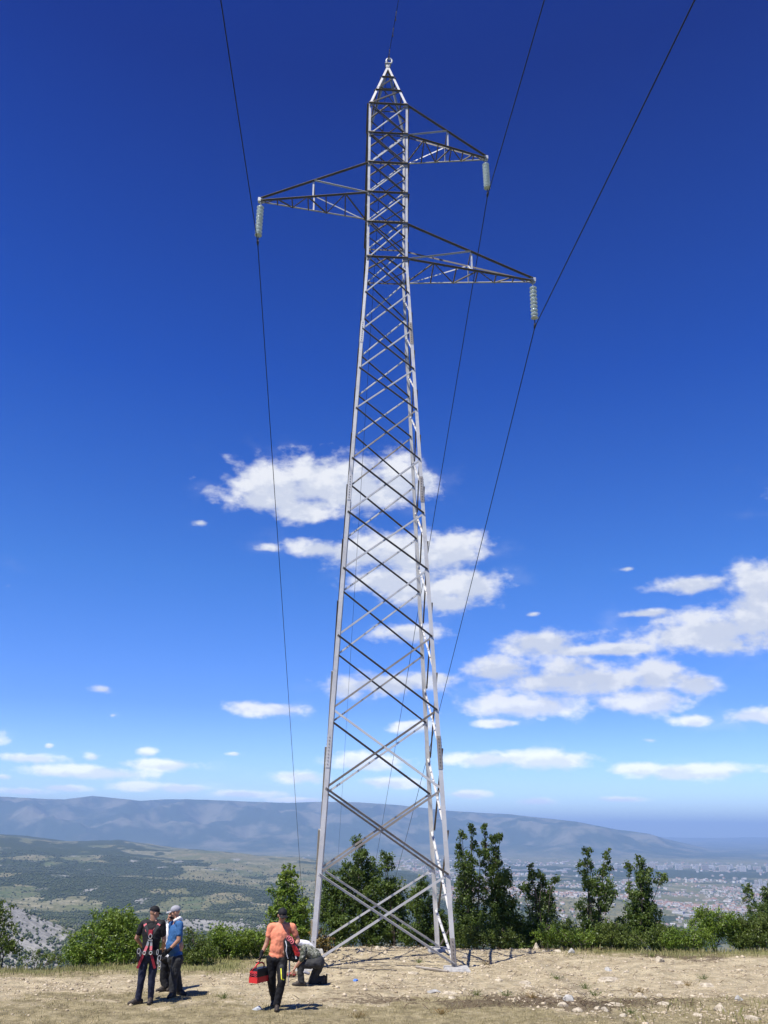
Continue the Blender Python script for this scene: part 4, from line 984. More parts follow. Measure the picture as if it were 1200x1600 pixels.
# ------------------------------------------------------------------ people
def sk_mat(name, c, rough=.75, bump=.004, scale=18, var=.15):
    return simple(name, c, rough, 0, var, scale, bump, .25)
M['skin'] = simple('skin', (.42, .22, .14), .5, 0, .12, 20, 0, .4)
M['skin_lips'] = simple('lips', (.34, .14, .11), .5)
M['hair'] = simple('hair_dark', (.03, .022, .018), .8)
M['black_cloth'] = sk_mat('black_cloth', (.012, .012, .014)); M['navy_cloth'] = sk_mat('navy_cloth', (.018, .022, .045)); M['charcoal'] = sk_mat('charcoal_cloth', (.035, .036, .038))
M['orange_cloth'] = sk_mat('orange_cloth', (.76, .26, .15)); M['blue_cloth'] = sk_mat('blue_cloth', (.035, .115, .28)); M['grey_cloth'] = sk_mat('grey_cloth', (.30, .30, .33)); M['white_cloth'] = sk_mat('white_cloth', (.75, .74, .74))
M['red_web'] = simple('red_webbing', (.42, .03, .05), .7, 0, .3, 60); M['pink_web'] = simple('pink_webbing', (.65, .16, .18), .7); M['buckle'] = simple('buckle_metal', (.60, .58, .55), .35, .6)
M['boot'] = simple('boot_leather', (.045, .035, .028), .6, 0, .3, 30, .002); M['red_plastic'] = simple('red_plastic', (.62, .03, .03), .4); M['black_plastic'] = simple('black_plastic', (.015, .015, .016), .4)
M['yellow_trim'] = simple('yellow_trim', (.75, .75, .05), .6)
def camo():
    m, nt, b = new_mat('camouflage_cloth'); tc = N(nt, 'ShaderNodeTexCoord')
    v = N(nt, 'ShaderNodeTexNoise', inp={'Vector': tc.outputs['Object'], 'Scale': 13, 'Detail': 2, 'Distortion': 1.2})
    r = N(nt, 'ShaderNodeValToRGB'); r.color_ramp.interpolation = 'CONSTANT'; nt.links.new(v.outputs[0], r.inputs[0]); e = r.color_ramp.elements
    e[0].color = (.03, .035, .02, 1); e[1].position = .44; e[1].color = (.11, .12, .085, 1); k = e.new(.54); k.color = (.34, .34, .29, 1); k = e.new(.60); k.color = (.07, .075, .05, 1)
    nt.links.new(r.outputs[0], b.inputs['Base Color']); b.inputs['Roughness'].default_value = .85; return m
M['camo'] = camo()

def capsule(V, Fc, p0, r0, p1, r1, n=14):
    p0, p1 = Vector(p0), Vector(p1); d = p1 - p0; L = d.length
    ax = d.normalized() if L > 1e-6 else Vector((0, 0, 1)); u = ax.orthogonal().normalized(); w = ax.cross(u); rings = []
    for k in range(0, 5): t = math.pi / 2 * (1 - k / 4); rings.append((-math.sin(t) * r0, math.cos(t) * r0))
    for k in range(0, 5): t = math.pi / 2 * (k / 4); rings.append((L + math.sin(t) * r1, math.cos(t) * r1))
    b = len(V)
    for h, r_ in rings:
        r_ = max(r_, 1e-4)
        for k in range(n): a = 2 * math.pi * k / n; V.append(tuple(p0 + ax * h + (u * math.cos(a) + w * math.sin(a)) * r_))
    for i in range(len(rings) - 1):
        for k in range(n): Fc.append((b + i * n + k, b + i * n + (k + 1) % n, b + (i + 1) * n + (k + 1) % n, b + (i + 1) * n + k))
    Fc.append(tuple(b + k for k in range(n - 1, -1, -1))); Fc.append(tuple(b + (len(rings) - 1) * n + k for k in range(n)))
def ellipsoid(V, Fc, c, ax, az, rx, ry, rz, n=18, m=12):
    """ax: unit x direction (width), az: unit up direction"""
    c = Vector(c); ax = Vector(ax).normalized(); az = Vector(az); az = (az - ax * az.dot(ax)).normalized(); ay = az.cross(ax); b = len(V)
    for i in range(m + 1):
        t = -math.pi / 2 + math.pi * i / m
        for k in range(n):
            a = 2 * math.pi * k / n; r_ = max(math.cos(t), 1e-3)
            V.append(tuple(c + ax * (rx * r_ * math.cos(a)) + ay * (ry * r_ * math.sin(a)) + az * (rz * math.sin(t))))
    for i in range(m):
        for k in range(n): Fc.append((b + i * n + k, b + i * n + (k + 1) % n, b + (i + 1) * n + (k + 1) % n, b + (i + 1) * n + k))
    Fc.append(tuple(b + k for k in range(n - 1, -1, -1))); Fc.append(tuple(b + m * n + k for k in range(n)))
def fuse(name, shapes, mat, parent, voxel=.010, smooth_it=4, wrinkle=0., wscale=.12):
    V, Fc = [], []
    for s in shapes:
        if s[0] == 'c': capsule(V, Fc, *s[1:])
        else: ellipsoid(V, Fc, *s[1:])
    me = bpy.data.meshes.new(name); me.from_pydata(V, [], Fc); tmp = bpy.data.objects.new(name, me); COL.objects.link(tmp)
    md = tmp.modifiers.new('r', 'REMESH'); md.mode = 'VOXEL'; md.voxel_size = voxel; md.use_smooth_shade = True
    md = tmp.modifiers.new('s', 'SMOOTH'); md.factor = .5; md.iterations = smooth_it
    if wrinkle:
        tx = bpy.data.textures.new('folds', 'CLOUDS'); tx.noise_scale = wscale; tx.noise_depth = 2
        md = tmp.modifiers.new('d', 'DISPLACE'); md.texture = tx; md.strength = wrinkle; md.mid_level = .5; md.texture_coords = 'LOCAL'
    dg = bpy.context.evaluated_depsgraph_get(); dg.update(); ev = tmp.evaluated_get(dg); m2 = bpy.data.meshes.new_from_object(ev)
    bpy.data.objects.remove(tmp); m2.name = name; m2.materials.clear(); m2.materials.append(mat)
    return link(name, m2, None, parent)
def hand_shapes(wr, d, side, curl=.5, size=1.0):
    """palm and five fingers; d = direction of the hand, side = direction of the thumb edge, fingers curl towards d x side"""
    wr = Vector(wr); d = Vector(d).normalized(); side = Vector(side); side = (side - d * side.dot(d)).normalized(); nrm = d.cross(side)
    S = []; s = size; pe = wr + d * .095 * s
    for k in (-1, -.33, .33, 1): S.append(('c', wr + side * k * .018 * s + d * .012, .018 * s, pe + side * k * .030 * s, .0135 * s))
    for k, (o_, ln, r_) in enumerate([(.033, .072, .0095), (.011, .080, .0098), (-.011, .074, .0092), (-.032, .058, .0082)]):
        p = pe + side * o_ * s; q = d.copy()
        for j, fr in enumerate((.45, .32, .23)):
            q = (q + nrm * curl * (.5 + .35 * j)).normalized(); e = p + q * ln * fr * s; S.append(('c', p, r_ * s * (1 - .08 * j), e, r_ * s * (.94 - .08 * j))); p = e
    t0 = wr + d * .03 * s + side * .026 * s; t1 = t0 + (side * .75 + d * .7 + nrm * .35).normalized() * .042 * s; t2 = t1 + (d * .9 + side * .15 + nrm * (.2 + curl * .5)).normalized() * .040 * s
    S += [('c', t0, .013 * s, t1, .0115 * s), ('c', t1, .011 * s, t2, .009 * s)]
    return S
def head_shapes(c, f, u, s=1.0):
    """c centre of the skull, f facing direction, u up"""
    c = Vector(c); f = Vector(f).normalized(); u = Vector(u); u = (u - f * u.dot(f)).normalized(); r = f.cross(u)
    S = [('e', c + u * .025 * s, r, u, .074 * s, .094 * s, .092 * s), ('e', c - u * .035 * s + f * .018 * s, r, u, .060 * s, .072 * s, .080 * s),
         ('c', c - u * .085 * s + f * .060 * s, .028 * s, c - u * .07 * s + f * .03 * s, .05 * s),
         ('c', c + f * .088 * s + u * .012 * s, .009 * s, c + f * .112 * s - u * .028 * s, .015 * s),
         ('c', c + f * .085 * s + u * .028 * s + r * .03 * s, .012 * s, c + f * .085 * s + u * .028 * s - r * .03 * s, .012 * s),
         ('c', c + f * .088 * s - u * .058 * s + r * .018 * s, .009 * s, c + f * .088 * s - u * .058 * s - r * .018 * s, .009 * s)]
    for k in (-1, 1):
        S.append(('e', c + r * k * .078 * s - u * .01 * s - f * .008 * s, f, u, .018 * s, .009 * s, .032 * s))
        S.append(('c', c + f * .070 * s - u * .018 * s + r * k * .036 * s, .02 * s, c + f * .05 * s - u * .03 * s + r * k * .045 * s, .022 * s))
    return S
def eyes(root, c, f, u, s=1.0):
    c = Vector(c); f = Vector(f).normalized(); u = Vector(u); u = (u - f * u.dot(f)).normalized(); r = f.cross(u)
    for k in (-1, 1):
        V, Fc = [], []; ellipsoid(V, Fc, c + f * .088 * s + u * .010 * s + r * k * .031 * s, r, u, .013 * s, .008 * s, .007 * s, 10, 6)
        me = bpy.data.meshes.new('eye'); me.from_pydata(V, [], Fc); link('eye', me, M['black_plastic'], root)
def cap(root, c, f, u, mat, s=1.0, brim=True, bent=0):
    c = Vector(c); f = Vector(f).normalized(); u = Vector(u); u = (u - f * u.dot(f)).normalized(); r = f.cross(u)
    S = [('e', c + u * .045 * s - f * .004, r, u, .086 * s, .104 * s, .086 * s)]
    o = fuse('cap', S, M[mat], root, .009, 2)
    # trim the lower half of the dome, then a curved brim
    bm = bmesh.new(); bm.from_mesh(o.data); pl = c + u * .028 * s
    if o.parent: pl = pl
    bmesh.ops.bisect_plane(bm, geom=bm.verts[:] + bm.edges[:] + bm.faces[:], plane_co=pl, plane_no=-u, clear_outer=True); bm.to_mesh(o.data); bm.free()
    if brim:
        V = []; Fc = []; n = 10
        for j, (dist, w) in enumerate([(.075, .078), (.115, .075), (.150, .058), (.172, .030)]):
            for k in range(n + 1):
                t = -1 + 2 * k / n; V.append(c + f * dist * s + r * t * w * s + u * (.038 - .018 * t * t - .10 * (dist - .075)) * s)
        for z_ in range(len(V)): V.append(V[z_] - u * .006)
        m_ = n + 1; h = 4 * m_
        for j in range(3):
            for k in range(n): a = j * m_ + k; Fc += [(a, a + 1, a + m_ + 1, a + m_), (h + a, h + a + m_, h + a + m_ + 1, h + a + 1)]
        for k in range(n): a = 3 * m_ + k; Fc.append((a, a + 1, h + a + 1, h + a))
        mb = MB(); mb.add(V, Fc); b = mb.build('cap_brim', M[mat], root, True)
def pj(px, py, Y): return at(px, py, Y)
def shoe(root, ankle, toe_dir, gz, mat='boot', L=.27, hi=.10):
    a = Vector(ankle); d = Vector((toe_dir[0], toe_dir[1], 0)).normalized(); heel = Vector((a.x, a.y, gz)) - d * .06
    S = [('c', heel + Vector((0, 0, .045)), .045, heel + d * .16 + Vector((0, 0, .038)), .040), ('c', heel + d * .14 + Vector((0, 0, .036)), .044, heel + d * (L - .045) + Vector((0, 0, .030)), .034),
         ('c', heel + d * .05 + Vector((0, 0, .05)), .046, Vector((a.x, a.y, gz + hi + .03)), .050), ('c', heel + d * .06 + Vector((0, 0, .08)), .042, heel + d * .15 + Vector((0, 0, .055)), .038)]
    fuse('boot', S, M[mat], root, .009, 2)
    side = Vector((-d.y, d.x, 0)); mb = MB(); V = []
    prof = [(-.05, .034), (0, .042), (.06, .038), (.12, .044), (.18, .045), (L - .06, .028)]
    for z_ in (0, .024):
        for t, w in prof: V.append(heel + d * t + side * w + Vector((0, 0, z_ - .004)))
        for t, w in reversed(prof): V.append(heel + d * t - side * w + Vector((0, 0, z_ - .004)))
    n = len(prof) * 2; mb.add(V, [tuple(range(n))[::-1], tuple(range(n, 2 * n))] + [(i, (i + 1) % n, n + (i + 1) % n, n + i) for i in range(n)]); mb.build('boot_sole', M['black_plastic'], root)
def strap(root, pts, w, nrm, mat, name='harness_strap', t=.006):
    """flat webbing along points, lying on a surface with the given normals"""
    mb = MB(); V = []; k = len(pts); pts = [Vector(p) for p in pts]
    for i, p in enumerate(pts):
        d = (pts[min(i + 1, k - 1)] - pts[max(i - 1, 0)]).normalized(); n_ = Vector(nrm).normalized(); s_ = d.cross(n_).normalized() * w / 2
        V += [p - s_, p + s_, p + s_ + n_ * t, p - s_ + n_ * t]
    Fc = [(3, 2, 1, 0)] + [(4 * i + a, 4 * i + (a + 1) % 4, 4 * i + 4 + (a + 1) % 4, 4 * i + 4 + a) for i in range(k - 1) for a in range(4)] + [tuple(4 * (k - 1) + a for a in range(4))]
    mb.add(V, Fc); return mb.build(name, M[mat], root)
def figure(label, Y, base_px, J, cl, fdir, hdir, head, up_=(0, 0, 1)):
    """J: joints as (px, py, dy); returns root and world joints"""
    W = {k: pj(a, b, Y + dy) for k, (a, b, dy) in J.items()}
    b = pj(*base_px, Y); root = thing('person', label, 'person', (b.x, b.y, Hs(b.x, b.y)))
    return root, W
def limbs(W, ks, rs): return [('c', W[ks[i]], rs[i], W[ks[i + 1]], rs[i + 1]) for i in range(len(ks) - 1)]
def legs_fix(W, keys, Yg=None):
    for k in keys: W[k].z = Hs(W[k].x, W[k].y) + .10
def dress(root, W, top, trouser, f, sh_w=.0, belly=0., sleeve=.55, knee_mat=None, glove=(False, False), hand_dirs=None, curl=(.5, .5), loose=1.0, torso_mat=None, wr=.012):
    """common body: W needs head, neck, shL, shR, elL, elR, wrL, wrR, hipL, hipR, knL, knR, anL, anR, chest, waist, pel; f = chest facing"""
    f = Vector(f).normalized(); r = (W['shR'] - W['shL']).normalized(); u = (W['neck'] - W['pel']).normalized()
    hf, hu = W['hf'], W['hu']
    S = head_shapes(W['head'], hf, hu)
    S += [('c', W['head'] - Vector(hu) * .05 - Vector(hf) * .015, .052, W['neck'], .060), ('c', W['neck'], .055, W['shL'].lerp(W['shR'], .5) - u * .02, .075)]
    S += [('e', W['chest'], r, u, .165, .105, .20), ('e', W['waist'], r, u, .140 + belly * .3, .100 + belly * .6, .17), ('e', W['pel'], r, u, .160, .110, .13)]
    for s_ in 'LR':
        S += [('c', W['neck'] - u * .03, .05, W['sh' + s_], .058)] + limbs(W, ['sh' + s_, 'el' + s_, 'wr' + s_], [.054, .041, .028])
        S += limbs(W, ['hip' + s_, 'kn' + s_, 'an' + s_], [.085, .056, .040])
        d, side = hand_dirs[s_]; S += hand_shapes(W['wr' + s_], d, side, curl[0 if s_ == 'L' else 1])
    fuse('body', S, M['skin'], root, .0075, 2)
    eyes(root, W['head'], hf, hu)
    T = [('e', W['chest'] + f * .004, r, u, .190, .128, .215), ('e', W['waist'] + f * belly * .4, r, u, .165 + belly * .22, .122 + belly * .5, .19), ('c', W['chest'] + f * .01 - u * .05, .135, W['waist'] + f * belly * .35 + u * .06, .135), ('e', W['chest'].lerp(W['waist'], .5) + f * belly * .2, r, u, .172, .125 + belly * .2, .20), ('e', W['pel'] + u * .035, r, u, .172, .125, .10),
         ('c', W['neck'] - u * .045, .066, W['chest'], .12)]
    for s_ in 'LR':
        a, b = W['sh' + s_], W['el' + s_]; T += [('c', W['neck'] - u * .05, .060, a, .070), ('c', a, .070, a.lerp(b, sleeve), .060)]
    fuse('shirt', T, M[top], root, .010, 4, wr * 1.6, .09)
    P = [('e', W['pel'] - u * .01, r, u, .176, .128, .13)]
    for s_ in 'LR': P += [('c', W['hip' + s_], .098 * loose, W['kn' + s_], .073 * loose), ('c', W['kn' + s_], .073 * loose, W['an' + s_] - Vector((0, 0, .01)), .060 * loose)]
    P += [('c', W['hipL'], .10, W['hipR'], .10)]
    fuse('trousers', P, M[trouser], root, .010, 3, wr * 2.2, .10)
    for i, s_ in enumerate('LR'):
        if glove[i]:
            d, side = hand_dirs[s_]; fuse('glove', hand_shapes(W['wr' + s_], d, side, curl[i], 1.10) + [('c', W['wr' + s_] - Vector(d).normalized() * .04, .036, W['wr' + s_] + Vector(d).normalized() * .02, .034)], M['black_cloth'], root, .007, 1)

def torso(W, r0=.5):
    m = W['shL'].lerp(W['shR'], .5); W['pel'] = W['hipL'].lerp(W['hipR'], .5) + Vector((0, 0, .05)); W['chest'] = m.lerp(W['pel'], .30); W['waist'] = m.lerp(W['pel'], .68)

# 1. man in the black T-shirt and red harness, seen from behind
Y = 17.8
root, W = figure('man in black T-shirt and black cap with a red climbing harness on his back', Y, (225, 1573),
    dict(head=(241,1426.5,0), neck=(240,1437,0), shL=(224.5,1443,0), shR=(253.5,1443,.02), elL=(213.5,1466,.04), elR=(256.5,1470,.05), wrL=(222,1478,.30), wrR=(254,1483,.30),
         hipL=(226,1496,0), hipR=(241.5,1496,0), knL=(220.5,1532,-.02), knR=(236.5,1533,0), anL=(215.5,1563,0), anR=(235,1563,.03)), None, None, None, None)
W['hf'] = Vector((.75, .65, -.28)).normalized(); W['hu'] = Vector((.12, .1, 1)); legs_fix(W, ['anL', 'anR']); torso(W)
dress(root, W, 'black_cloth', 'navy_cloth', (0, 1, 0), hand_dirs=dict(L=((.4, .9, .1), (0, .2, 1)), R=((-.1, .95, .2), (0, 0, 1))), sleeve=.62, loose=.93)
shoe(root, W['anL'], (-.75, -.55), Hs(W['anL'].x, W['anL'].y), hi=.2); shoe(root, W['anR'], (.1, -1.0), Hs(W['anR'].x, W['anR'].y), hi=.2)
cap(root, W['head'], W['hf'], W['hu'], 'black_cloth')
bk = lambda px, py, off=.0: pj(px, py, Y - .165 + off)
harness = thing('harness', 'red and black full body climbing harness worn over a black T-shirt', 'harness', bk(235, 1466))
for k, (a, b_) in enumerate([((226, 1441), (233, 1462)), ((251, 1441), (236, 1462))]):
    pts = [bk(a[0] + (b_[0] - a[0]) * t, a[1] + (b_[1] - a[1]) * t, .07 * (1 - t) ** 2) for t in (0, .2, .4, .6, .8, 1)]
    strap(harness, pts, .055, (0, -1, .15), 'charcoal'); 
    for t in (.12, .48): p = Vector(pts[0]).lerp(Vector(pts[-1]), t) + Vector((0, -.012, .0)); q = Vector(pts[0]).lerp(Vector(pts[-1]), t + .17) + Vector((0, -.012, 0)); strap(harness, [p, q], .060, (0, -1, .15), 'pink_web', 'strap_pad')
mb = MB(); c = bk(235, 1463, -.02); mb.tube([c + Vector((.030 * math.cos(t), -.006, .038 * math.sin(t))) for t in [i * math.pi / 8 for i in range(17)]], .007, 6); mb.build('d_ring', M['buckle'], harness)
mb = MB(); mb.box(bk(235.2, 1457.5, -.01), .035, .008, .05); mb.build('back_plate', M['red_web'], harness)
mb = MB(); mb.box(bk(234.8, 1469, -.015), .042, .006, .010); mb.build('cross_buckle', M['buckle'], harness)
for sx, x0, x1, x2 in ((-1, 232, 225.5, 214.5), (1, 236.5, 235.5, 242)):
    strap(harness, [bk(x0, 1471), bk((x0 * 2 + x1) / 3, 1478)], .042, (0, -1, 0), 'buckle', 'strap_sleeve')
    strap(harness, [bk((x0 * 2 + x1) / 3, 1478), bk(x1, 1488, -.01)], .046, (0, -1, 0), 'pink_web')
    strap(harness, [bk(x1, 1488, -.01), bk(x1 + (x2 - x1) * .4, 1498, .0), bk(x2 + 0.0, 1513, .04)], .046, (0, -1, 0), 'red_web')
    mb = MB(); c = bk(x1, 1489, -.02); mb.tube([c + Vector((.026 * math.cos(t), -.006, .026 * math.sin(t))) for t in [i * math.pi / 6 for i in range(13)]], .009, 6); mb.build('leg_buckle', M['buckle'], harness)
strap(harness, [pj(216, 1487, Y - .05), pj(221, 1488, Y - .15), pj(235, 1488.5, Y - .185), pj(248, 1488, Y - .15), pj(253, 1487, Y - .03)], .075, (0, -1, .05), 'black_cloth', 'waist_belt')
for q, (px, py) in enumerate([(217, 1486), (219, 1490), (246, 1488), (249, 1497), (247, 1502), (250, 1506), (249, 1511)]):
    mb = MB(); c = pj(px, py, Y - .2); a = q * 1.1; mb.tube([c + Vector((.028 * math.cos(t) * math.cos(a), -.01 + .02 * math.sin(a), .045 * math.sin(t))) for t in [i * math.pi / 6 for i in range(13)]], .006, 6); mb.build('carabiner', M['buckle'], harness)
def belt_pouch(px, py, mat):
    V, Fc = [], []
    return fuse('tool_pouch', [('c', pj(px, py - 4, Y - .1), .055, pj(px, py + 10, Y - .1), .050)], M[mat], harness, .01, 1)
belt_pouch(218, 1490, 'black_cloth'); belt_pouch(247, 1492, 'black_cloth')

# 2. man in the blue polo shirt, turned to the left
Y = 18.5
root, W = figure('man in blue polo shirt and light grey cap standing with arms lowered', Y, (272, 1562),
    dict(head=(274,1425.5,0), neck=(277,1437,0), shL=(268.5,1445,.17), shR=(281.5,1445,-.14), elL=(267,1468,.22), elR=(279,1469,-.20), wrL=(260,1483,.05), wrR=(264,1484.5,-.22),
         hipL=(270,1499,.09), hipR=(278,1499,-.06), knL=(277,1529,.14), knR=(270.5,1529,-.08), anL=(280,1552,.22), anR=(269.5,1556,-.08)), None, None, None, None)
W['hf'] = Vector((-1, -.18, -.12)).normalized(); W['hu'] = Vector((0, 0, 1)); legs_fix(W, ['anL', 'anR']); torso(W)
dress(root, W, 'blue_cloth', 'charcoal', (-1, -.35, 0), belly=.08, hand_dirs=dict(L=((-.8, -.2, -.6), (0, -.3, 1)), R=((-.75, 0, -.62), (-.6, 0, .8))), glove=(False, True), sleeve=.60, loose=1.12)
shoe(root, W['anL'], (.5, -.3), Hs(W['anL'].x, W['anL'].y)); shoe(root, W['anR'], (-.25, -1), Hs(W['anR'].x, W['anR'].y))
cap(root, W['head'], W['hf'], W['hu'], 'grey_cloth')
fuse('collar', [('c', pj(273, 1438.5, Y - .06), .030, pj(281, 1434.5, Y - .06), .034), ('c', pj(281, 1434.5, Y - .06), .034, pj(284, 1437, Y), .030)], M['white_cloth'], root, .008, 1)
fuse('beard', [('c', W['head'] + W['hf'] * .065 - Vector((0, 0, .09)), .032, W['head'] + W['hf'] * .02 - Vector((0, 0, .075)), .05)], M['hair'], root, .008, 1)

# 3. man mostly hidden between the two
Y = 19.1
root, W = figure('man in white shirt mostly hidden behind the man in the blue polo shirt', Y, (256, 1557),
    dict(head=(270,1433,0), neck=(269,1443,0), shL=(262,1449,.02), shR=(275,1449,.08), elL=(261,1470,.05), elR=(273,1470,.16), wrL=(258,1487,-.05), wrR=(268,1487,.12),
         hipL=(258,1500,0), hipR=(268,1500,0), knL=(255,1530,-.03), knR=(264,1530,.05), anL=(257,1552,-.05), anR=(263,1552,.08)), None, None, None, None)
W['hf'] = Vector((-.75, -.6, -.1)).normalized(); W['hu'] = Vector((0, 0, 1)); legs_fix(W, ['anL', 'anR']); torso(W)
dress(root, W, 'white_cloth', 'black_cloth', (-.5, -.9, 0), hand_dirs=dict(L=((.1, -.3, -1), (0, -1, 0)), R=((-.1, -.3, -1), (0, -1, 0))), sleeve=.6)
shoe(root, W['anL'], (-.7, -.6), Hs(W['anL'].x, W['anL'].y)); shoe(root, W['anR'], (.1, -1), Hs(W['anR'].x, W['anR'].y))
fuse('hair', [('e', W['head'] + Vector((.012, .015, .045)), (1, 0, 0), (0, 0, 1), .080, .092, .075)], M['hair'], root, .009, 2)
fuse('beard', [('c', W['head'] + W['hf'] * .06 - Vector((0, 0, .09)), .033, W['head'] + W['hf'] * .03 - Vector((0, 0, .075)), .045)], M['hair'], root, .008, 1)

# 4. man in the orange T-shirt walking to the camera
Y = 17.45
root, W = figure('man in orange T-shirt and black cap walking with a red toolbox and a bundle', Y, (430, 1578),
    dict(head=(441,1430,-.03), neck=(440,1441.5,0), shL=(423.5,1448.5,0), shR=(457,1448.5,0), elL=(416.5,1474,-.02), elR=(466,1470,.03), wrL=(408.5,1491,-.10), wrR=(455,1486,-.22),
         hipL=(425,1501,0), hipR=(441,1501,-.03), knL=(424.5,1535,.05), knR=(440,1535,-.14), anL=(428,1567,.22), anR=(432.5,1574,-.12)), None, None, None, None)
W['hf'] = Vector((.32, -.9, -.30)).normalized(); W['hu'] = Vector((.05, -.1, 1)); legs_fix(W, ['anL', 'anR']); W['anL'].z += .03; torso(W)
dress(root, W, 'orange_cloth', 'black_cloth', (0, -1, 0), belly=.02, hand_dirs=dict(L=((-.25, -.1, -1), (.3, -1, 0)), R=((-.8, -.5, -.2), (0, 0, 1))), glove=(True, False), curl=(1.3, .9), sleeve=.50, loose=1.08)
shoe(root, W['anL'], (-.1, -1), Hs(W['anL'].x, W['anL'].y) + .02); shoe(root, W['anR'], (.1, -1), Hs(W['anR'].x, W['anR'].y))
cap(root, W['head'], W['hf'], W['hu'], 'black_cloth')
fuse('knee_pocket', [('c', pj(440, 1511, Y - .13), .052, pj(441, 1527, Y - .17), .048)], M['charcoal'], root, .009, 2)
strap(root, [pj(439, 1513, Y - .19), pj(439.5, 1522, Y - .225), pj(440, 1530, Y - .235), pj(444, 1531, Y - .20)], .018, (0, -1, 0), 'yellow_trim', 'yellow_piping')
# toolbox
tb = pj(405, 1534, Y - .12); Tz = pj(404, 1506, Y - .12).z - tb.z
box = thing('toolbox', 'red and black toolbox with chevron marks carried in a gloved hand', 'toolbox', tb); RT = Matrix.Rotation(R(-28), 3, 'Z')
def tbp(x, y, z): return tb + RT @ Vector((x, y, z))
mb = MB(); V = []
for z_, wx, wy in ((0, .088, .19), (Tz * .62, .088, .19), (Tz * .78, .075, .18), (Tz * .80, .03, .17)): V += [tbp(a * wx, b_ * wy, z_) for a, b_ in ((-1, -1), (1, -1), (1, 1), (-1, 1))]
mb.add(V, [(3, 2, 1, 0), (12, 13, 14, 15)] + [(j * 4 + i, j * 4 + (i + 1) % 4, j * 4 + 4 + (i + 1) % 4, j * 4 + 4 + i) for j in range(3) for i in range(4)]); mb.build('box_shell', M['black_plastic'], box)
mb = MB(); mb.box(tbp(0, -.004, Tz * .17), .092, .192, Tz * .165, RT); mb.build('red_base', M['red_plastic'], box)
mb = MB(); mb.box(tbp(0, -.193, Tz * .60), .078, .006, Tz * .06, RT); mb.build('red_band', M['red_plastic'], box)
mb = MB()
for k in range(3):
    for s_ in (-1, 1):
        a = tbp(0, -.196, Tz * (.36 + .10 * k) + .03); b_ = tbp(s_ * .08, -.196, Tz * (.36 + .10 * k) - .012); mb.tube([a, b_], .007, 6)
mb.build('chevron', M['red_web'], box)
mb = MB(); mb.tube([tbp(0, -.13, Tz * .78), tbp(0, -.12, Tz * .98), tbp(0, -.05, Tz * 1.06), tbp(0, .05, Tz * 1.06), tbp(0, .12, Tz * .98), tbp(0, .13, Tz * .78)], .014, 8); mb.tube([tbp(-.05, -.19, Tz * .66), tbp(.02, -.19, Tz * .9), tbp(.04, -.17, Tz * 1.0)], .008, 6); mb.build('carry_handle', M['red_plastic'], box, True)
# bundle under his arm
B0 = pj(453, 1480, Y - .30)
bun = thing('harness_bundle', 'rolled up black and red climbing harness held against an orange T-shirt', 'harness', B0)
fuse('black_webbing', [('c', pj(448, 1471, Y - .25), .062, pj(450, 1490, Y - .27), .072), ('c', pj(454, 1472, Y - .27), .072, pj(462, 1488, Y - .22), .072), ('c', pj(449, 1494, Y - .25), .06, pj(462, 1497, Y - .22), .07)], M['black_cloth'], bun, .01, 2, .03, .05)
fuse('red_pad', [('c', pj(460, 1478, Y - .36), .030, pj(466, 1491, Y - .31), .038), ('c', pj(458, 1478, Y - .36), .026, pj(463, 1491, Y - .33), .03)], M['red_plastic'], bun, .008, 1, .02, .04)
mb = MB()
for (px, py, rr_) in ((454, 1468, .040), (451, 1466, .034), (456, 1471, .036)):
    c = pj(px, py, Y - .40); mb.tube([c + Vector((rr_ * math.cos(t), .01 * math.sin(2 * t), rr_ * math.sin(t))) for t in [i * math.pi / 8 for i in range(17)]], .009, 6)
mb.build('coiled_strap', M['pink_web'], bun)
mb = MB(); mb.tube([pj(446, 1470, Y - .36), pj(448, 1478, Y - .38), pj(447, 1486, Y - .38), pj(449, 1495, Y - .36), pj(450, 1498, Y - .35)], .008, 6); mb.tube([pj(462, 1493, Y - .33), pj(463, 1498, Y - .33)], .014, 6); mb.build('lanyard', M['white_cloth'], bun)
mb = MB(); mb.tube([pj(452, 1500, Y - .2), pj(452.5, 1515, Y - .2), pj(451, 1525, Y - .2), pj(450, 1541, Y - .2)], [.016, .016, .007, .004], 6); mb.build('hanging_strap', M['grey_cloth'], bun)

# 5. crouching man
Y = 20.0
root, W = figure('man in camouflage shirt kneeling on one knee and bending forward by the pylon foot', Y, (486, 1540),
    dict(head=(467,1493,-.02), neck=(471,1484,0), shL=(475,1482,-.16), shR=(478,1481,.16), elL=(471,1500,-.24), elR=(473,1500,.22), wrL=(462,1511,-.20), wrR=(461,1512,.08),
         hipL=(497,1505,-.12), hipR=(500,1504,.10), knL=(469,1507,-.16), knR=(487,1535,.12), anL=(471,1531,-.16), anR=(502,1529,.14)), None, None, None, None)
W['hf'] = Vector((-.55, 0, -.8)).normalized(); W['hu'] = Vector((-.8, 0, .55)); W['anL'].z = Hs(W['anL'].x, W['anL'].y) + .10; torso(W)
W['pel'] = W['hipL'].lerp(W['hipR'], .5) + Vector((-.03, 0, .03)); m_ = W['shL'].lerp(W['shR'], .5); W['chest'] = m_.lerp(W['pel'], .33) + Vector((0, 0, .02)); W['waist'] = m_.lerp(W['pel'], .68) + Vector((0, 0, .05))
dress(root, W, 'camo', 'charcoal', (-.4, 0, -1), hand_dirs=dict(L=((-.5, 0, -1), (0, -1, 0)), R=((-.5, -.2, -1), (0, 1, 0))), sleeve=.95, loose=1.12, belly=.02, wr=.016)
shoe(root, W['anL'], (-1, -.15), Hs(W['anL'].x, W['anL'].y)); 
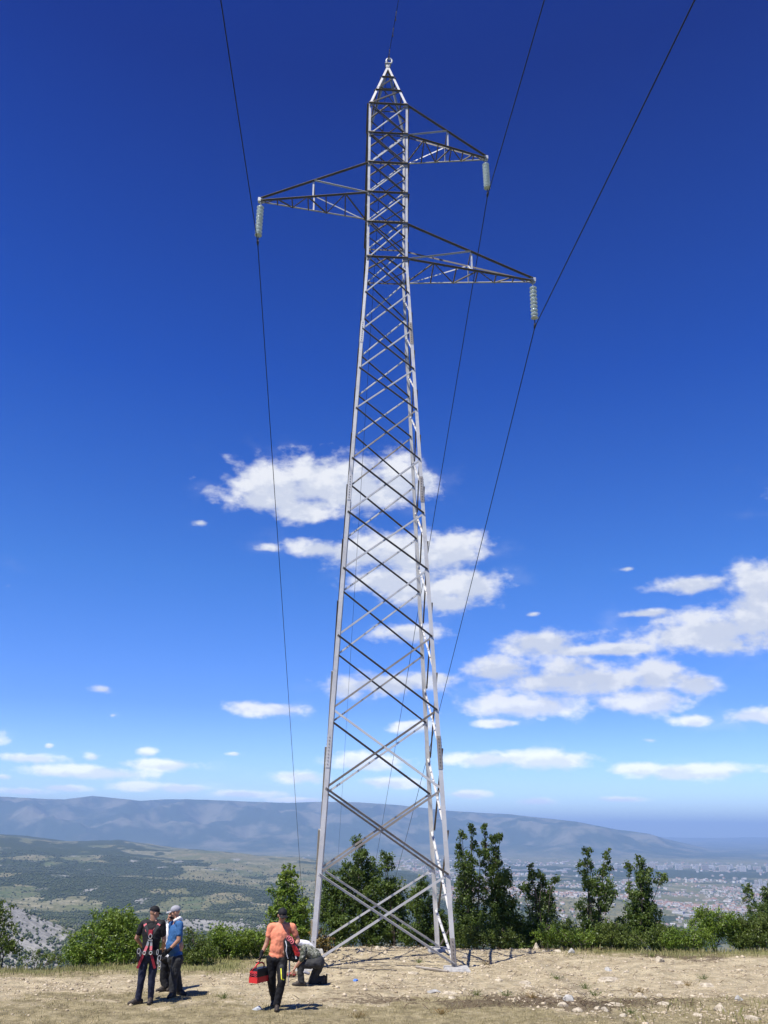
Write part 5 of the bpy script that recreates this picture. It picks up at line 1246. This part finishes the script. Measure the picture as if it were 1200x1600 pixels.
fuse('boot', [('c', W['anR'], .055, W['anR'] + Vector((.03, 0, -.13)), .045), ('c', W['anR'] + Vector((.06, 0, .02)), .05, W['anR'] + Vector((.075, 0, -.14)), .045)], M['boot'], root, .009, 1)
mb = MB(); mb.box(W['anR'] + Vector((.115, 0, -.05)), .014, .048, .135); mb.build('boot_sole', M['black_plastic'], root)
fuse('white_back_cloth', [('c', pj(469, 1473, Y - .02), .070, pj(481, 1475, Y), .060), ('c', pj(481, 1475, Y), .060, pj(491, 1483, Y), .035)], M['white_cloth'], root, .01, 2, .02, .08)
cap(root, W['head'], W['hf'], W['hu'], 'black_cloth', 1.0, True)
fuse('knee_patch', [('c', pj(476, 1519, Y - .23), .030, pj(482, 1521, Y - .20), .032)], M['grey_cloth'], root, .008, 1)
# small things on the ground
def crumple(name, label, cat, px, py, s, mat, seed):
    p = ground_at(px, py); me = rock_mesh(s, s * .7, s * .5, seed, .3); me.materials.append(mat); o = link(name, me); o.location = p + Vector((0, 0, .01)); tag(o, label, cat)
crumple('crumpled_bag', 'small crumpled blue plastic bag lying between the kneeling man and the right pylon leg', 'plastic bag', 556, 1533, .065, simple('blue_plastic', (.10, .22, .62), .3), 501)
crumple('plastic_bottle', 'crushed clear grey plastic bottle on the ground left of the walking man', 'bottle', 402, 1578, .10, simple('grey_plastic', (.45, .47, .48), .25), 502)
p = ground_at(455, 1527); b5 = thing('wrench_set', 'small brown and red tool pouch on the soil left of the kneeling man', 'tool pouch', p)
fuse('pouch_body', [('c', p + Vector((-.06, 0, .06)), .05, p + Vector((.07, .02, .06)), .05)], simple('brown_leather', (.22, .11, .07), .8), b5, .01, 1, .02, .05)
mb = MB(); mb.tube([p + Vector((-.08, -.05, .05)), p + Vector((0, -.07, .09)), p + Vector((.08, -.05, .05))], .012, 6); mb.build('pouch_flap', M['red_web'], b5)
mb = MB(); a = ground_at(650, 1513); b_ = ground_at(700, 1521); mb.tube([a + Vector((0, 0, .03)), b_ + Vector((0, 0, .04))], [.03, .026], 6); tag(mb.build('steel_bar', M['steel_old']), 'short rusty steel bar lying on the soil in front of the right leg', 'bar')
for i, (q0, q1) in enumerate([((512, 1504), (590, 1500)), ((510, 1513), (620, 1517))]):
    a = ground_at(*q0); b_ = ground_at(*q1); mb = MB(); pts = [a.lerp(b_, t / 12) for t in range(13)]
    pts = [Vector((q.x, q.y + .06 * math.sin(k * 1.3 + i), Hs(q.x, q.y + .06 * math.sin(k * 1.3 + i)) + .012)) for k, q in enumerate(pts)]
    mb.tube(pts, .010, 6); tag(mb.build('rope', M['bolt'], None, True), ['dark rope lying on the soil just behind the kneeling man', 'dark rope lying across the bare soil inside the pylon base'][i], 'rope')
